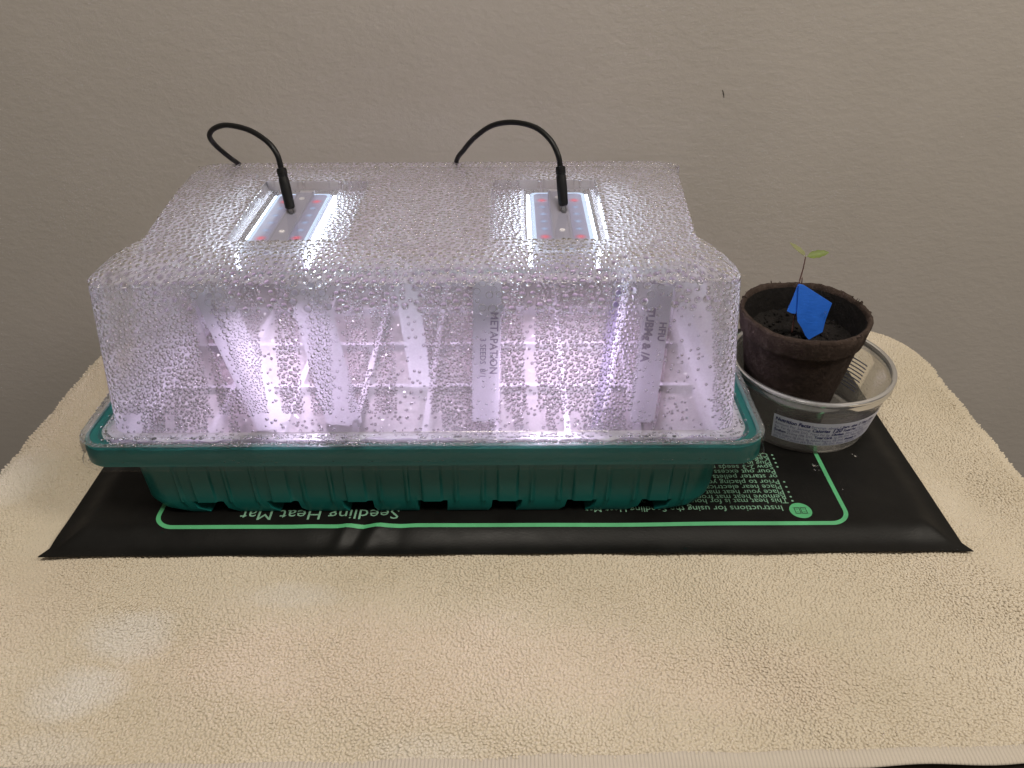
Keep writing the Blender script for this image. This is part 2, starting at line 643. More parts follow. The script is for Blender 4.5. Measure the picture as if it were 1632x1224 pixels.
    # lettering, upside down for the camera: x to the reader's right = -u, up = -v
    def put(text, u_right, v_base, size, mat, name, bold=0., sx=1.0):
        V, Fc = text_mesh(text, size, bold, sx=sx)
        V2 = np.stack([u_right - V[:, 0], v_base - V[:, 1]], 1)
        mb = MB()
        mb.add(onmat(V2, .013), Fc)
        return mb.build(name, mat, root)
    uL, vL = uv(637, 820)
    put("Seedling Heat Mat", uL, vL + .42, 1.2, pale, 'title_lettering', 0, 1.08)
    uh, vh = uv(1248, 809)
    put("Instructions for using the Seedling Heat Mat", uh, vh + .17, .67, pale, 'heading_lettering', 0, 1.0)
    # booklet badge
    ub, vb_ = uv(1276, 814)
    mb = MB()
    disc = np.array([(ub + .66 * math.cos(a), vb_ + .66 * math.sin(a)) for a in np.linspace(0, 2 * math.pi, 32, endpoint=False)])
    mb.add(onmat(disc, .012), [tuple(range(32))])
    badge = mb.build('round_badge', green, root)
    ink = principled("mat_black_ink", (.008, .009, .009), .5)
    mb = MB()
    def bar(ua, va, ub2, vb2):
        q = np.array([(ua, va), (ub2, va), (ub2, vb2), (ua, vb2)])
        mb.add(onmat(q, .017), [(0, 1, 2, 3)])
    t_ = .045
    for (a, b) in ((-.36, -.02), (.02, .36)):
        bar(ub + a, vb_ - .25, ub + b, vb_ - .25 + t_); bar(ub + a, vb_ + .25 - t_, ub + b, vb_ + .25)
        bar(ub + a, vb_ - .25, ub + a + t_, vb_ + .25); bar(ub + b - t_, vb_ - .25, ub + b, vb_ + .25)
        bar(ub + a + .1, vb_ - .12, ub + b - .1, vb_ - .12 + t_ * .7); bar(ub + a + .1, vb_ + .1, ub + b - .1, vb_ + .1 + t_ * .7)
    bar(ub - .43, vb_ - .29, ub + .43, vb_ - .27); bar(ub - .43, vb_ + .27, ub + .43, vb_ + .29)
    mb.build('booklet_print', ink, badge)
    lines = [("\u2022 This heat mat is for household use only.", 0), ("\u2022 Remove heat mat from plastic packaging.", 0), ("\u2022 Place your heat mat away from children.", 0),
             ("\u2022 Place near electrical outlet, on a flat", 0), ("\u2022 Prior to placing your seeds, fill tray with soil", 0), ("or starter pellets. You can add warm", .35),
             ("Pour out excess water before use.", .35), ("\u2022 Sow 2-3 seeds per cell and cover.", 0), ("\u2022 Plug in your heat mat and", 0), ("\u2022 Keep soil moist at all times.", 0), ("\u2022 Check daily for growth.", 0)]
    ys = [796, 789.5, 782, 774, 766, 757.5, 749.5, 742, 735.5, 729, 723]
    ur, _ = uv(1266, 799)
    for (t, ind), y in zip(lines, ys):
        _, vv = uv(1200, y)
        put(t, ur - ind, vv + .05, .60, pale, 'instruction_lettering', 0, 1.0)
    # two specks of grit near the crease
    return root
make_mat()

# ================================================================== SEED TRAY (green base)
DX, DY, TZ = -5.05, 44.8, .60            # centre of tray and dome, top of the mat
def rect_path(nx=150, ny=70, dense_corner=.12):
    """unit square boundary points (p, q), counter-clockwise from the front corner, with more points near the corners"""
    def warp(n):
        t = np.linspace(-1, 1, n + 1)[:-1]
        return np.sign(t) * (1 - (1 - np.abs(t)) ** 1.0)
    a, b = warp(nx), warp(ny)
    pts = [(x, -1) for x in a] + [(1, y) for y in b] + [(-x, 1) for x in a] + [(-1, -y) for y in b]
    return np.array(pts)
def rr(path, hw, hd, r, cx=DX, cy=DY):
    x, y = path[:, 0] * hw, path[:, 1] * hd
    ax, ay = np.abs(x), np.abs(y)
    dx, dy = ax - (hw - r), ay - (hd - r)
    c = (dx > 0) & (dy > 0)
    d = np.hypot(dx, dy)
    m = np.maximum(dx, dy)
    k = np.where(c, m / np.maximum(d, 1e-6), 1)
    ax = np.where(c, hw - r + dx * k, ax)
    ay = np.where(c, hd - r + dy * k, ay)
    return np.stack([np.sign(x) * ax + cx, np.sign(y) * ay + cy], 1)

def tray_material():
    m, nt, out = new_mat("green_tray_plastic")
    p = nt.nodes.new('ShaderNodeBsdfPrincipled')
    v = coords(nt)
    L(nt, ramp(nt, noise(nt, v, 14, 4, .6), [(.3, (.010, .145, .135)), (.7, (.013, .17, .158))]), p.inputs['Base Color'])
    p.inputs['Roughness'].default_value = .28
    p.inputs['Specular IOR Level'].default_value = .5
    t = N(nt, 'ShaderNodeBsdfTranslucent', i_Color=(.012, .25, .24, 1))
    L(nt, bump(nt, noise(nt, v, 260, 2, .5), .0002, .3), p.inputs['Normal'])
    L(nt, mix_shader(nt, .28, p.outputs[0], t.outputs[0]), out.inputs[0])
    return m
def make_tray():
    root = thing('seed_tray', 'dark green plastic seed tray with ribbed sides standing on the heat mat', 'seed tray', (DX, DY, TZ))
    M = tray_material()
    path = rect_path(420, 150)
    front = path[:, 1] == -1
    back = path[:, 1] == 1
    xrel = path[:, 0] * 16.5
    yrel = path[:, 1] * 11
    s = np.where(front | back, xrel, yrel)
    pitch = 4.33
    ph = (s - .30) / pitch
    d = np.abs(ph - np.round(ph)) * pitch             # distance to the nearest notch centre
    notch = smoothstep(.86, .74, d) * (np.abs(np.where(front | back, path[:, 0], path[:, 1])) < .86)
    ends = (np.abs(np.where(front | back, path[:, 0], path[:, 1])) < .9)
    wide = (smoothstep(.62, .5, d)) * ends
    d2 = np.abs(d - pitch * .32)
    thin = smoothstep(.16, .06, d2) * ends
    relief = .16 * wide + .10 * thin
    nrm = np.zeros((len(path), 2))
    nrm[:, 1] = np.where(front, -1, np.where(back, 1, 0))
    nrm[:, 0] = np.where(path[:, 0] == 1, 1, np.where(path[:, 0] == -1, -1, 0)) * (nrm[:, 1] == 0)
    def ring(hw, hd, r, z, rel=0., inset=0.):
        xy = rr(path, hw, hd, r)
        xy = xy + nrm * (relief * rel - notch * inset)[:, None]
        return np.concatenate([xy, np.full((len(xy), 1), z)], 1)
    prof = [(19.2, 11.72, 1.75, 4.78, 0, 0), (19.3, 11.82, 1.75, 4.82, 0, 0), (19.26, 11.78, 1.7, 5.6, 0, 0), (19.2, 11.72, 1.65, 5.92, 0, 0), (18.95, 11.55, 1.55, 6.0, 0, 0),
            (18.6, 11.2, 1.4, 5.95, 0, 0), (18.4, 11.0, 1.35, 5.6, 0, 0), (17.9, 10.85, 1.3, 5.5, 0, 0), (17.3, 10.72, 1.3, 5.4, 0, 0), (17.22, 10.7, 1.3, 5.2, .0, 0),
            (17.15, 10.78, 1.4, 4.7, .6, 0), (17.05, 10.92, 1.5, 3.2, 1, 0), (16.95, 11.04, 1.6, 2.0, 1, 0), (16.9, 11.10, 1.6, 1.52, .7, 0), (16.88, 11.10, 1.6, 1.48, .3, 2.2),
            (16.6, 11.12, 1.8, 1.0, 0, 2.2), (15.8, 11.0, 1.9, TZ + .02, 0, 2.2), (14.0, 8.5, 1.5, TZ + .02, 0, .3), (13.9, 8.4, 1.5, TZ + .1, 0, .3)]
    mb = MB()
    rings = [ring(*p) for p in prof]
    mb.loft(rings, True, False, True)
    mb.build('tray_body', M, root, smooth=True, sharp=35)
make_tray()

# ================================================================== CELL INSERT, soil
def make_insert():
    root = thing('cell_insert', 'dark grey grid of seedling cells filled with soil inside the misted dome', 'cell insert', (DX, DY, 3))
    plastic = principled("cell_plastic", (.17, .15, .18), .3, var=(40, .2))
    soil = principled("wet_soil", (.075, .056, .066), .8, var=(180, .6), bump_=(260, .002), spec=.4)
    nx, ny, x0, x1, y0, y1 = 8, 4, DX - 16.5, DX + 16.5, DY - 10.05, DY + 10.05
    cw, cd = (x1 - x0) / nx, (y1 - y0) / ny
    mb = MB()
    zt, zb = 5.62, 4.5
    # outer frame and dividing bars, crossings butted
    bw = .34
    for i in range(nx + 1):
        x = x0 + i * cw
        mb.box(x - bw / 2, x + bw / 2, y0 - bw / 2, y1 + bw / 2, zb, zt)
    for j in range(ny + 1):
        y = y0 + j * cd
        for i in range(nx):
            mb.box(x0 + i * cw + bw / 2, x0 + (i + 1) * cw - bw / 2, y - bw / 2, y + bw / 2, zb, zt - .003)
    mb.build('cell_frame', plastic, root)
    lp = MB()
    p_ = rect_path(40, 24)
    lp.loft([np.concatenate([rr(p_, a, b, r, DX, DY), np.full((len(p_), 1), z)], 1) for a, b, r, z in ((16.6, 10.15, .1, 5.60), (16.72, 10.3, .3, 5.66), (17.5, 10.6, 1.1, 5.66), (18.62, 10.68, 1.2, 5.58))])
    lp.build('tray_lip', principled("insert_lip", (.22, .20, .24), .35, var=(40, .15)), root, smooth=True)
    # one lumpy plug of soil, copied to every cell
    n = 9
    a = np.linspace(-1, 1, n)
    X, Y = np.meshgrid(a * (cw / 2 - bw / 2), a * (cd / 2 - bw / 2))
    first = None
    for k in range(4):
        Z = .0 + .22 * (1 - (X / cw * 2) ** 2) * (1 - (Y / cd * 2) ** 2) + rng.normal(0, .09, X.shape)
        V = np.stack([X.ravel(), Y.ravel(), Z.ravel()], 1)
        F = [(j * n + i, j * n + i + 1, (j + 1) * n + i + 1, (j + 1) * n + i) for j in range(n - 1) for i in range(n - 1)]
        m2 = MB(); m2.add(V, F)
        me = bpy.data.meshes.new('soil_plug')
        me.from_pydata((np.array(m2.v) * C).tolist(), [], m2.f)
        me.materials.append(soil)
        me.shade_smooth()
        first = (first or []) + [me]
    for j in range(ny):
        for i in range(nx):
            link(first[(i * 3 + j * 5) % 4], 'soil_plug', root, (x0 + (i + .5) * cw, y0 + (j + .5) * cd, zt - .55))
    # perlite grains
    pm = MB()
    for _ in range(700):
        c = Vector((rng.uniform(x0, x1), rng.uniform(y0, y1), zt - .28 + rng.normal(0, .08)))
        r = rng.uniform(.05, .15)
        q = [c + Vector((rng.normal(), rng.normal(), rng.normal())).normalized() * r for _ in range(4)]
        pm.add([q[0], q[1], q[2], q[3]], [(0, 1, 2), (0, 2, 3), (0, 3, 1), (1, 3, 2)])
    o = pm.build('perlite', principled("perlite_white", (.8, .77, .74), .7), root)
    o['kind'] = 'stuff'
make_insert()

# ================================================================== PLANT LABELS in the cells
M_STAKE = None
def stake_material(name, col, alpha):
    m, nt, out = new_mat(name)
    p = nt.nodes.new('ShaderNodeBsdfPrincipled')
    p.inputs['Base Color'].default_value = (*col, 1)
    p.inputs['Roughness'].default_value = .35
    t = N(nt, 'ShaderNodeBsdfTranslucent', i_Color=(*col, 1))
    b = mix_shader(nt, .65, p.outputs[0], t.outputs[0])
    tr = N(nt, 'ShaderNodeBsdfTransparent')
    L(nt, mix_shader(nt, alpha, tr.outputs[0], b), out.inputs[0])
    return m
INK = principled("marker_ink", (.26, .21, .32), .5)
def stake(name, label, top, foot, width, yaw, mat, writing=(), group='plant labels inside the dome'):
    """top and foot: centre points in cm; writing: (text, size, along 0..1 from the top, across -.5...5, bold)"""
    top, foot = Vector(top), Vector(foot)
    ax = (foot - top)
    ln = ax.length
    ax.normalize()
    side = Vector((math.cos(yaw), math.sin(yaw), 0))
    side = (side - ax * side.dot(ax)).normalized()
    nrm = side.cross(ax)
    if nrm.y > 0: nrm = -nrm
    root = thing(name, label, 'plant label', foot, group)
    th = .05
    outl = [(-.5, .012), (-.44, 0), (.44, 0), (.5, .012), (.5, .985), (.44, 1.0), (-.44, 1.0), (-.5, .985)]
    def P(a, t, h):
        return top + side * (a * width) + ax * (t * ln) + nrm * h
    mb = MB()
    mb.loft([[P(a, t, -th / 2) for a, t in outl], [P(a, t, th / 2) for a, t in outl]], True, True, True)
    mb.build('stake_blade', mat, root)
    for (txt, size, along, across, bold) in writing:
        V, Fc = text_mesh(txt, size, bold)
        mb = MB()
        # written along the stake, reading downward
        mb.add([P(across, along, th / 2 + .012) + ax * p[0] - (-side) * p[1] for p in V], Fc)
        mb.build('handwriting', INK, root)
    return root
S_WHITE = stake_material("white_stake", (.74, .72, .77), .97)
S_CLEAR = stake_material("clear_stake", (.80, .78, .86), .55)
S_PURPLE = stake_material("tinted_stake", (.30, .24, .42), .8)
stake('plant_stake', 'wide pale plant label with two faint written columns standing between the two lit lamps', (-1.25, 35.95, 14.75), (-1.55, 34.95, 6.4), 1.5, .05, S_WHITE,
      [("METAPATION", .60, .20, .14, .012), ("3 SEEDS  8/1", .46, .38, -.22, .004)])
stake('plant_stake', 'pale plant label with bold dark writing, the one closest to the peat pot', (7.75, 35.95, 14.5), (7.35, 34.95, 6.3), 1.45, -.05, S_WHITE,
      [("TUBMg & /A", .60, .16, -.34, .03), ("HFIU", .52, .25, .18, .02)])
stake('plant_stake', 'long slanting blank plant label under the lit lamp farther from the peat pot', (-15.9, 36.2, 14.4), (-14.0, 35.9, 5.2), 1.9, .1, S_WHITE,
      [("PEPPER", .5, .1, -.2, .006)])
stake('plant_stake', 'short blank plant label standing farther back, between the two lit lamps', (-6.1, 39.2, 14.6), (-5.6, 39.6, 4.9), 1.3, .0, S_CLEAR, [])
stake('plant_stake', 'narrow purple tinted plant label turned edge-on between the two written labels', (5.6, 36.5, 14.2), (4.9, 36.0, 5.2), .9, .9, S_PURPLE, [])
stake('plant_stake', 'narrow clear plant label leaning just behind the purple tinted one', (6.2, 37.6, 14.8), (5.4, 37.6, 4.9), .9, .5, S_CLEAR, [])
stake('plant_stake', 'broad blank plant label below the lit lamp farther from the pot, bright from the lamp', (-10.9, 36.5, 14.6), (-9.9, 36.2, 5.2), 2.1, .0, S_WHITE, [])

# ================================================================== DOME LID
HW_T, HD_T, Z_T = 17.0, 9.3, 14.9       # top of the walls
HW_R, HD_R = 15.5, 6.8                 # border of the roof
HW_B, HD_B, Z_B = 17.75, 10.4, 6.12       # foot of the walls
REC = [(-10.3, -3.9), (3.9, 10.3)]       # recess spans, x from the dome's centre
REC_Y0, REC_Y1 = 38.8, 47.2
def roof_z(x, y):
    z = 16.15 - .35 * ((y - 44.8) / 6.8) ** 2
    # the long edges of the crown roll off gently
    return z - .30 * np.clip((np.abs(x) - 13.2) / 2.3, 0, 1) ** 2 - .28 * np.clip((y - 49.6) / 2.0, 0, 1) ** 2
def roof_w(x, y):
    """the crown is narrower near the front"""
    k = (14.9 + 1.3 * (y - 38.0) / 13.6 - 11.0) / 4.5 - .22 * np.clip((y - 49.4) / 2.2, 0, 1) ** 2
    return np.where(np.abs(x) > 11, np.sign(x) * (11 + (np.abs(x) - 11) * k), x)
def rec_floor(y):
    return 15.48 + (y - REC_Y0) * .006

def lid_material():
    m, nt, out = new_mat("misted_plastic")
    v = coords(nt)
    # where the mist is thin, real drops sit instead (attribute worked out with the drops)
    at = N(nt, 'ShaderNodeAttribute', attribute_name='mist')
    fine = noise(nt, v, 900, 2, .6)
    cloud = noise(nt, v, 24, 4, .6)
    h = math_node(nt, 'ADD', at.outputs['Fac'], math_node(nt, 'MULTIPLY', math_node(nt, 'SUBTRACT', cloud, .5), .10))
    h = math_node(nt, 'ADD', h, math_node(nt, 'MULTIPLY', math_node(nt, 'SUBTRACT', fine, .5), .10))
    tl = N(nt, 'ShaderNodeBsdfTranslucent', i_Color=(.93, .90, .95, 1))
    df = N(nt, 'ShaderNodeBsdfDiffuse', i_Color=(.90, .88, .92, 1))
    hz = mix_shader(nt, .30, tl.outputs[0], df.outputs[0])
    tr = N(nt, 'ShaderNodeBsdfTransparent', i_Color=(.97, .96, .98, 1))
    body = mix_shader(nt, h, tr.outputs[0], hz)
    gl = N(nt, 'ShaderNodeBsdfGlossy', i_Roughness=.12)
    nb = bump(nt, noise(nt, v, 520, 2, .5), .0004, .5)
    L(nt, nb, gl.inputs['Normal'])
    fr = N(nt, 'ShaderNodeFresnel', i_IOR=1.4)
    L(nt, mix_shader(nt, math_node(nt, 'MULTIPLY', fr.outputs[0], .7), body, gl.outputs[0]), out.inputs[0])
    return m
def clear_material(name, haze, col=(.95, .96, .97), rough=.04, spec=1.0, bsc=None):
    m, nt, out = new_mat(name)
    v = coords(nt)
    tl = N(nt, 'ShaderNodeBsdfTranslucent', i_Color=(.9, .9, .93, 1))
    df = N(nt, 'ShaderNodeBsdfDiffuse', i_Color=(.8, .8, .82, 1))
    tr = N(nt, 'ShaderNodeBsdfTransparent', i_Color=(*col, 1))
    f = math_node(nt, 'MULTIPLY', noise(nt, v, 60, 4, .6), haze * 2)
    body = mix_shader(nt, f, tr.outputs[0], mix_shader(nt, .45, tl.outputs[0], df.outputs[0]))
    gl = N(nt, 'ShaderNodeBsdfGlossy', i_Roughness=rough)
    fr = N(nt, 'ShaderNodeFresnel', i_IOR=1.46)
    if bsc:
        nb = bump(nt, noise(nt, v, bsc, 2, .5), .0004, .5)
        L(nt, nb, gl.inputs['Normal'])
    L(nt, mix_shader(nt, math_node(nt, 'MULTIPLY', fr.outputs[0], spec), body, gl.outputs[0]), out.inputs[0])
    return m
HAZE0 = .10
M_LID = lid_material()
M_FLANGE = clear_material("clear_flange_plastic", .008, spec=.55, bsc=300)
M_BEAD = clear_material("rim_bead_plastic", .20, bsc=500)  # extra haze whitens the bead in place of a lamp highlight along it
M_GUTTER = clear_material("wet_gutter_plastic", .42, bsc=300)
M_WINDOW = clear_material("clear_recess_plastic", .05)
def water_material():
    m, nt, out = new_mat("water")
    g = N(nt, 'ShaderNodeBsdfGlass', i_Color=(1, 1, 1, 1), i_Roughness=0.0, i_IOR=1.33)
    L(nt, g.outputs[0], out.inputs[0])
    return m
M_WATER = water_material()

MIST_CLEAR, MIST_DROPS, MIST_ROOF, MIST_IN_DROP = .40, .33, .50, .15
def band(x, seed, w):
    """smooth 1-d noise in x, 0..1"""
    r = np.random.default_rng(seed)
    k = np.arange(-60, 60)
    val = r.random(len(k))
    t = x / w
    i = np.floor(t).astype(int)
    f = t - i
    f = f * f * (3 - 2 * f)
    return val[(i + 60) % 120] * (1 - f) + val[(i + 61) % 120] * f
def bands(x, z):
    """columns of drops and of smooth mist running down the walls"""
    lean = (Z_T - z) * (-x) * .006
    wander = .12 * np.sin(z * .5 + x * .4)
    return .65 * band(x + wander + lean, 3, .85) + .35 * band(x + lean, 11, 2.3)
# where a label leans on the plastic the wall is wet and smooth: x at the top, x at the foot, half width, lowest z
LABEL_COLS = [(-1.25, -1.55, .72, 6.9), (7.75, 7.35, .72, 6.6), (-16.2, -14.5, .45, 9.0)]
def near_label(x, z):
    m = np.zeros_like(np.asarray(x, float))
    for xa, xb, hw, zl in LABEL_COLS:
        t = np.clip((14.6 - z) / 9.7, 0, 1.1)
        c = xa + (xb - xa) * t
        m = np.maximum(m, smoothstep(hw + .18, hw - .10, np.abs(x - c)) * smoothstep(zl - .6, zl + .3, z))
    return m
def make_lid():
    root = thing('propagator_lid', 'clear domed propagator lid covered in condensation, sitting on the green tray', 'dome lid', (DX, DY, 5))
    # roof grid with lines on the recess edges
    def axis(lo, hi, step, marks):
        a = list(np.arange(lo, hi + 1e-6, step))
        a = [t for t in a if all(abs(t - m_) > .03 for m_ in marks)] + list(marks)
        return np.array(sorted(set([lo, hi] + [round(float(t), 5) for t in a])))
    xm = []
    for a, b in REC:
        xm += [a - .14, a, b, b + .14] + [math.copysign(7.95 + d_, a) for d_ in (-2.1, 2.1)]
    ym = [REC_Y0 - DY - .14, REC_Y0 - DY, REC_Y1 - DY, REC_Y1 - DY + .14]
    xm += [s_ * (HW_R - d_) for s_ in (-1, 1) for d_ in (.12, .3, .55)]
    xs = axis(-HW_R, HW_R, .062, xm)
    ym += [s_ * (HD_R - d_) for s_ in (-1, 1) for d_ in (.1, .25, .45)]
    ys = axis(-HD_R, HD_R, .072, ym)
    nx, ny = len(xs), len(ys)
    X, Y = np.meshgrid(xs, ys)
    Z = roof_z(X, Y + DY)
    inrec = np.zeros_like(X, bool)
    for a, b in REC:
        inrec |= (X >= a - 1e-6) & (X <= b + 1e-6) & (Y + DY >= REC_Y0 - 1e-6) & (Y + DY <= REC_Y1 + 1e-6)
    Z = np.where(inrec, rec_floor(Y + DY), Z)
    XW = roof_w(X, Y + DY)
    V = np.stack([XW.ravel() + DX, Y.ravel() + DY, Z.ravel()], 1)
    roofF, recF = [], [[], []]
    for j in range(ny - 1):
        for i in range(nx - 1):
            q = (j * nx + i, j * nx + i + 1, (j + 1) * nx + i + 1, (j + 1) * nx + i)
            c = (xs[i] + xs[i + 1]) / 2
            if all(inrec[a // nx, a % nx] for a in q) and abs(abs(c) - 7.95) < 2.1:
                recF[0 if c < 0 else 1].append(q)
            else:
                roofF.append(q)
    mb = MB()
    mb.add(V, roofF)
    per = [(0, i) for i in range(nx)] + [(j, nx - 1) for j in range(1, ny)] + [(ny - 1, i) for i in range(nx - 2, -1, -1)] + [(j, 0) for j in range(ny - 2, 0, -1)]
    path = np.array([(xs[i] / HW_R, ys[j] / HD_R) for j, i in per])
    top = np.array([V[j * nx + i] for j, i in per])
    q = path[:, 1]
    endp = np.abs(np.abs(path[:, 0]) - 1) < 1e-6
    notch = np.where(endp, smoothstep(-.80, -.68, q) * smoothstep(.95, .8, q) * (1 - .35 * (q + .7)), 0)
    rings = []
    def ring(hw, hd, r, z, inset=0.):
        xy = rr(path, hw, hd, r)
        xy[:, 0] -= np.sign(path[:, 0]) * notch * inset
        return np.concatenate([xy, np.full((len(xy), 1), z)], 1)
    wt = ring(HW_T, HD_T, .8, Z_T, 1.6)
    blend = []
    for t in np.linspace(0, 1, 27)[1:-1]:
        # bulging shoulder between roof border and wall top
        f = t ** 1.25
        g = t ** 1.0
        xy = top[:, :2] * (1 - g) + wt[:, :2] * g
        z = top[:, 2] * (1 - f) + wt[:, 2] * f + .18 * math.sin(math.pi * t)
        blend.append(np.concatenate([xy, z[:, None]], 1))
    rings = [top] + blend + [wt]
    for t in [.01] + list(np.linspace(0, 1, 132)[1:]):
        k = t
        rings.append(ring(HW_T + (HW_B - HW_T) * k, HD_T + (HD_B - HD_T) * k, .8 + .3 * k, Z_T + (Z_B - Z_T) * t, 1.6 * (1 - k) ** .7 if k < 1 else 0))
    mb.loft(rings[::-1])
    shell = mb.build('misted_shell', M_LID, root, smooth=True, sharp=28)
    co = np.array(mb.v)
    bb = bands(co[:, 0] - DX, co[:, 2])
    mist = np.where(co[:, 2] < Z_T + .01, MIST_CLEAR + (MIST_DROPS - MIST_CLEAR) * smoothstep(.30, .46, bb), MIST_ROOF)
    mist = mist + (.20 - mist) * near_label(co[:, 0], co[:, 2]) * (co[:, 2] < Z_T + .01)
    mist = np.where((co[:, 2] < Z_T + .01) & (co[:, 1] > DY - HD_T + 1.0), .46, mist)
    mist = np.where((co[:, 2] > Z_T + .01) & (np.abs(co[:, 2] - rec_floor(co[:, 1])) < .01) & (np.abs(co[:, 1] - DY) < 6), .26, mist)
    at = shell.data.attributes.new('mist', 'FLOAT', 'POINT')
    at.data.foreach_set('value', mist.astype(np.float32))
    # flange with raised bead and a lip over the tray
    path2 = rect_path(260, 160)
    def ring2(hw, hd, r, z):
        xy = rr(path2, hw, hd, r)
        return np.concatenate([xy, np.full((len(xy), 1), z)], 1)
    prof = [(17.75, 10.4, 1.1, 6.12), (17.85, 10.5, 1.1, 6.05), (18.1, 10.75, 1.15, 6.05)]
    wav = .16 * np.sin(path2[:, 0] * 23 + 1) * np.sin(path2[:, 0] * 9.1) + .10 * np.sin(path2[:, 0] * 57 + path2[:, 1] * 40)
    e = ring2(18.35, 11.0, 1.2, 6.06)
    e[:, 1] += np.where(path2[:, 1] == -1, wav, 0)
    gt = MB()
    gt.loft(([ring2(*p) for p in prof] + [e])[::-1])
    gt.build('wet_gutter', M_GUTTER, root, smooth=True, sharp=60)
    fl = MB()
    prof = [(18.6, 11.22, 1.35, 5.98), (18.75, 11.36, 1.4, 5.98), (18.9, 11.5, 1.45, 6.12), (19.0, 11.6, 1.5, 6.3),
            (19.14, 11.74, 1.6, 6.36), (19.3, 11.9, 1.7, 6.28), (19.36, 11.98, 1.75, 6.05), (19.4, 12.0, 1.78, 5.4), (19.42, 12.02, 1.78, 5.0), (19.5, 12.1, 1.82, 4.92), (19.55, 12.15, 1.85, 4.82), (19.52, 12.12, 1.85, 4.74)]
    fl.loft(([e] + [ring2(*p) for p in prof[:3]])[::-1])
    fl.loft([ring2(*p) for p in prof[5:]][::-1])
    bd = MB()
    bd.loft([ring2(*p) for p in prof[2:6]][::-1])
    bd.build('rim_bead', M_BEAD, root, smooth=True, sharp=60)
    fl.build('rim_flange', M_FLANGE, root, smooth=True, sharp=60)
    # clear recess floors above the lamps
    for k in (0, 1):
        rm = MB()
        used = sorted({i for f in recF[k] for i in f})
        idx = {o_: n_ for n_, o_ in enumerate(used)}
        rm.add([V[o_] + np.array([0, 0, .003]) for o_ in used], [tuple(idx[i] for i in f) for f in recF[k]])
        rm.build('lamp_recess', M_WINDOW, root)
    return root, shell
LID, SHELL = make_lid()

# ---------------------------------------------------------------- condensation
def ico_cap(seg, rings):
    """unit droplet: flattened dome closed by a flat foot, apex +z"""
    v, f = [], []
    for k in range(rings):
        a = (k / rings) * math.pi / 2
        for i in range(seg):
            b = 2 * math.pi * (i + .5 * k) / seg
            v.append((math.cos(a) * math.cos(b), math.cos(a) * math.sin(b), math.sin(a)))
    v.append((0, 0, 1))
    for k in range(rings - 1):
        for i in range(seg):
            j = (i + 1) % seg
            f.append((k * seg + i, k * seg + j, (k + 1) * seg + i))
            f.append((k * seg + j, (k + 1) * seg + j, (k + 1) * seg + i))
    for i in range(seg):
        f.append(((rings - 1) * seg + i, (rings - 1) * seg + (i + 1) % seg, rings * seg))
    v.append((0, 0, -.12))
    for i in range(seg):
        f.append(((i + 1) % seg, i, rings * seg + 1))
    return np.array(v), np.array(f)

def sample_shell(obj, count):
    me = obj.data
    me.calc_loop_triangles()
    n = len(me.loop_triangles)
    tri = np.zeros(n * 3, np.int32); me.loop_triangles.foreach_get('vertices', tri); tri = tri.reshape(-1, 3)
    co = np.zeros(len(me.vertices) * 3, np.float32); me.vertices.foreach_get('co', co); co = co.reshape(-1, 3).astype(float) / C + np.array(world_loc(obj)) / C
    a, b, c = co[tri[:, 0]], co[tri[:, 1]], co[tri[:, 2]]
    nr = np.cross(b - a, c - a)
    ar = np.linalg.norm(nr, axis=1)
    nr = nr / (ar[:, None] + 1e-12)
    pick = rng.choice(n, count, p=ar / ar.sum())
    r1, r2 = np.sqrt(rng.random(count)), rng.random(count)
    P = a[pick] * (1 - r1)[:, None] + b[pick] * (r1 * (1 - r2))[:, None] + c[pick] * (r1 * r2)[:, None]
    Nn = nr[pick]
    cen = np.array([DX, DY, 9.0])
    flip = ((P - cen) * Nn).sum(1) < 0
    Nn[flip] *= -1
    return P, Nn

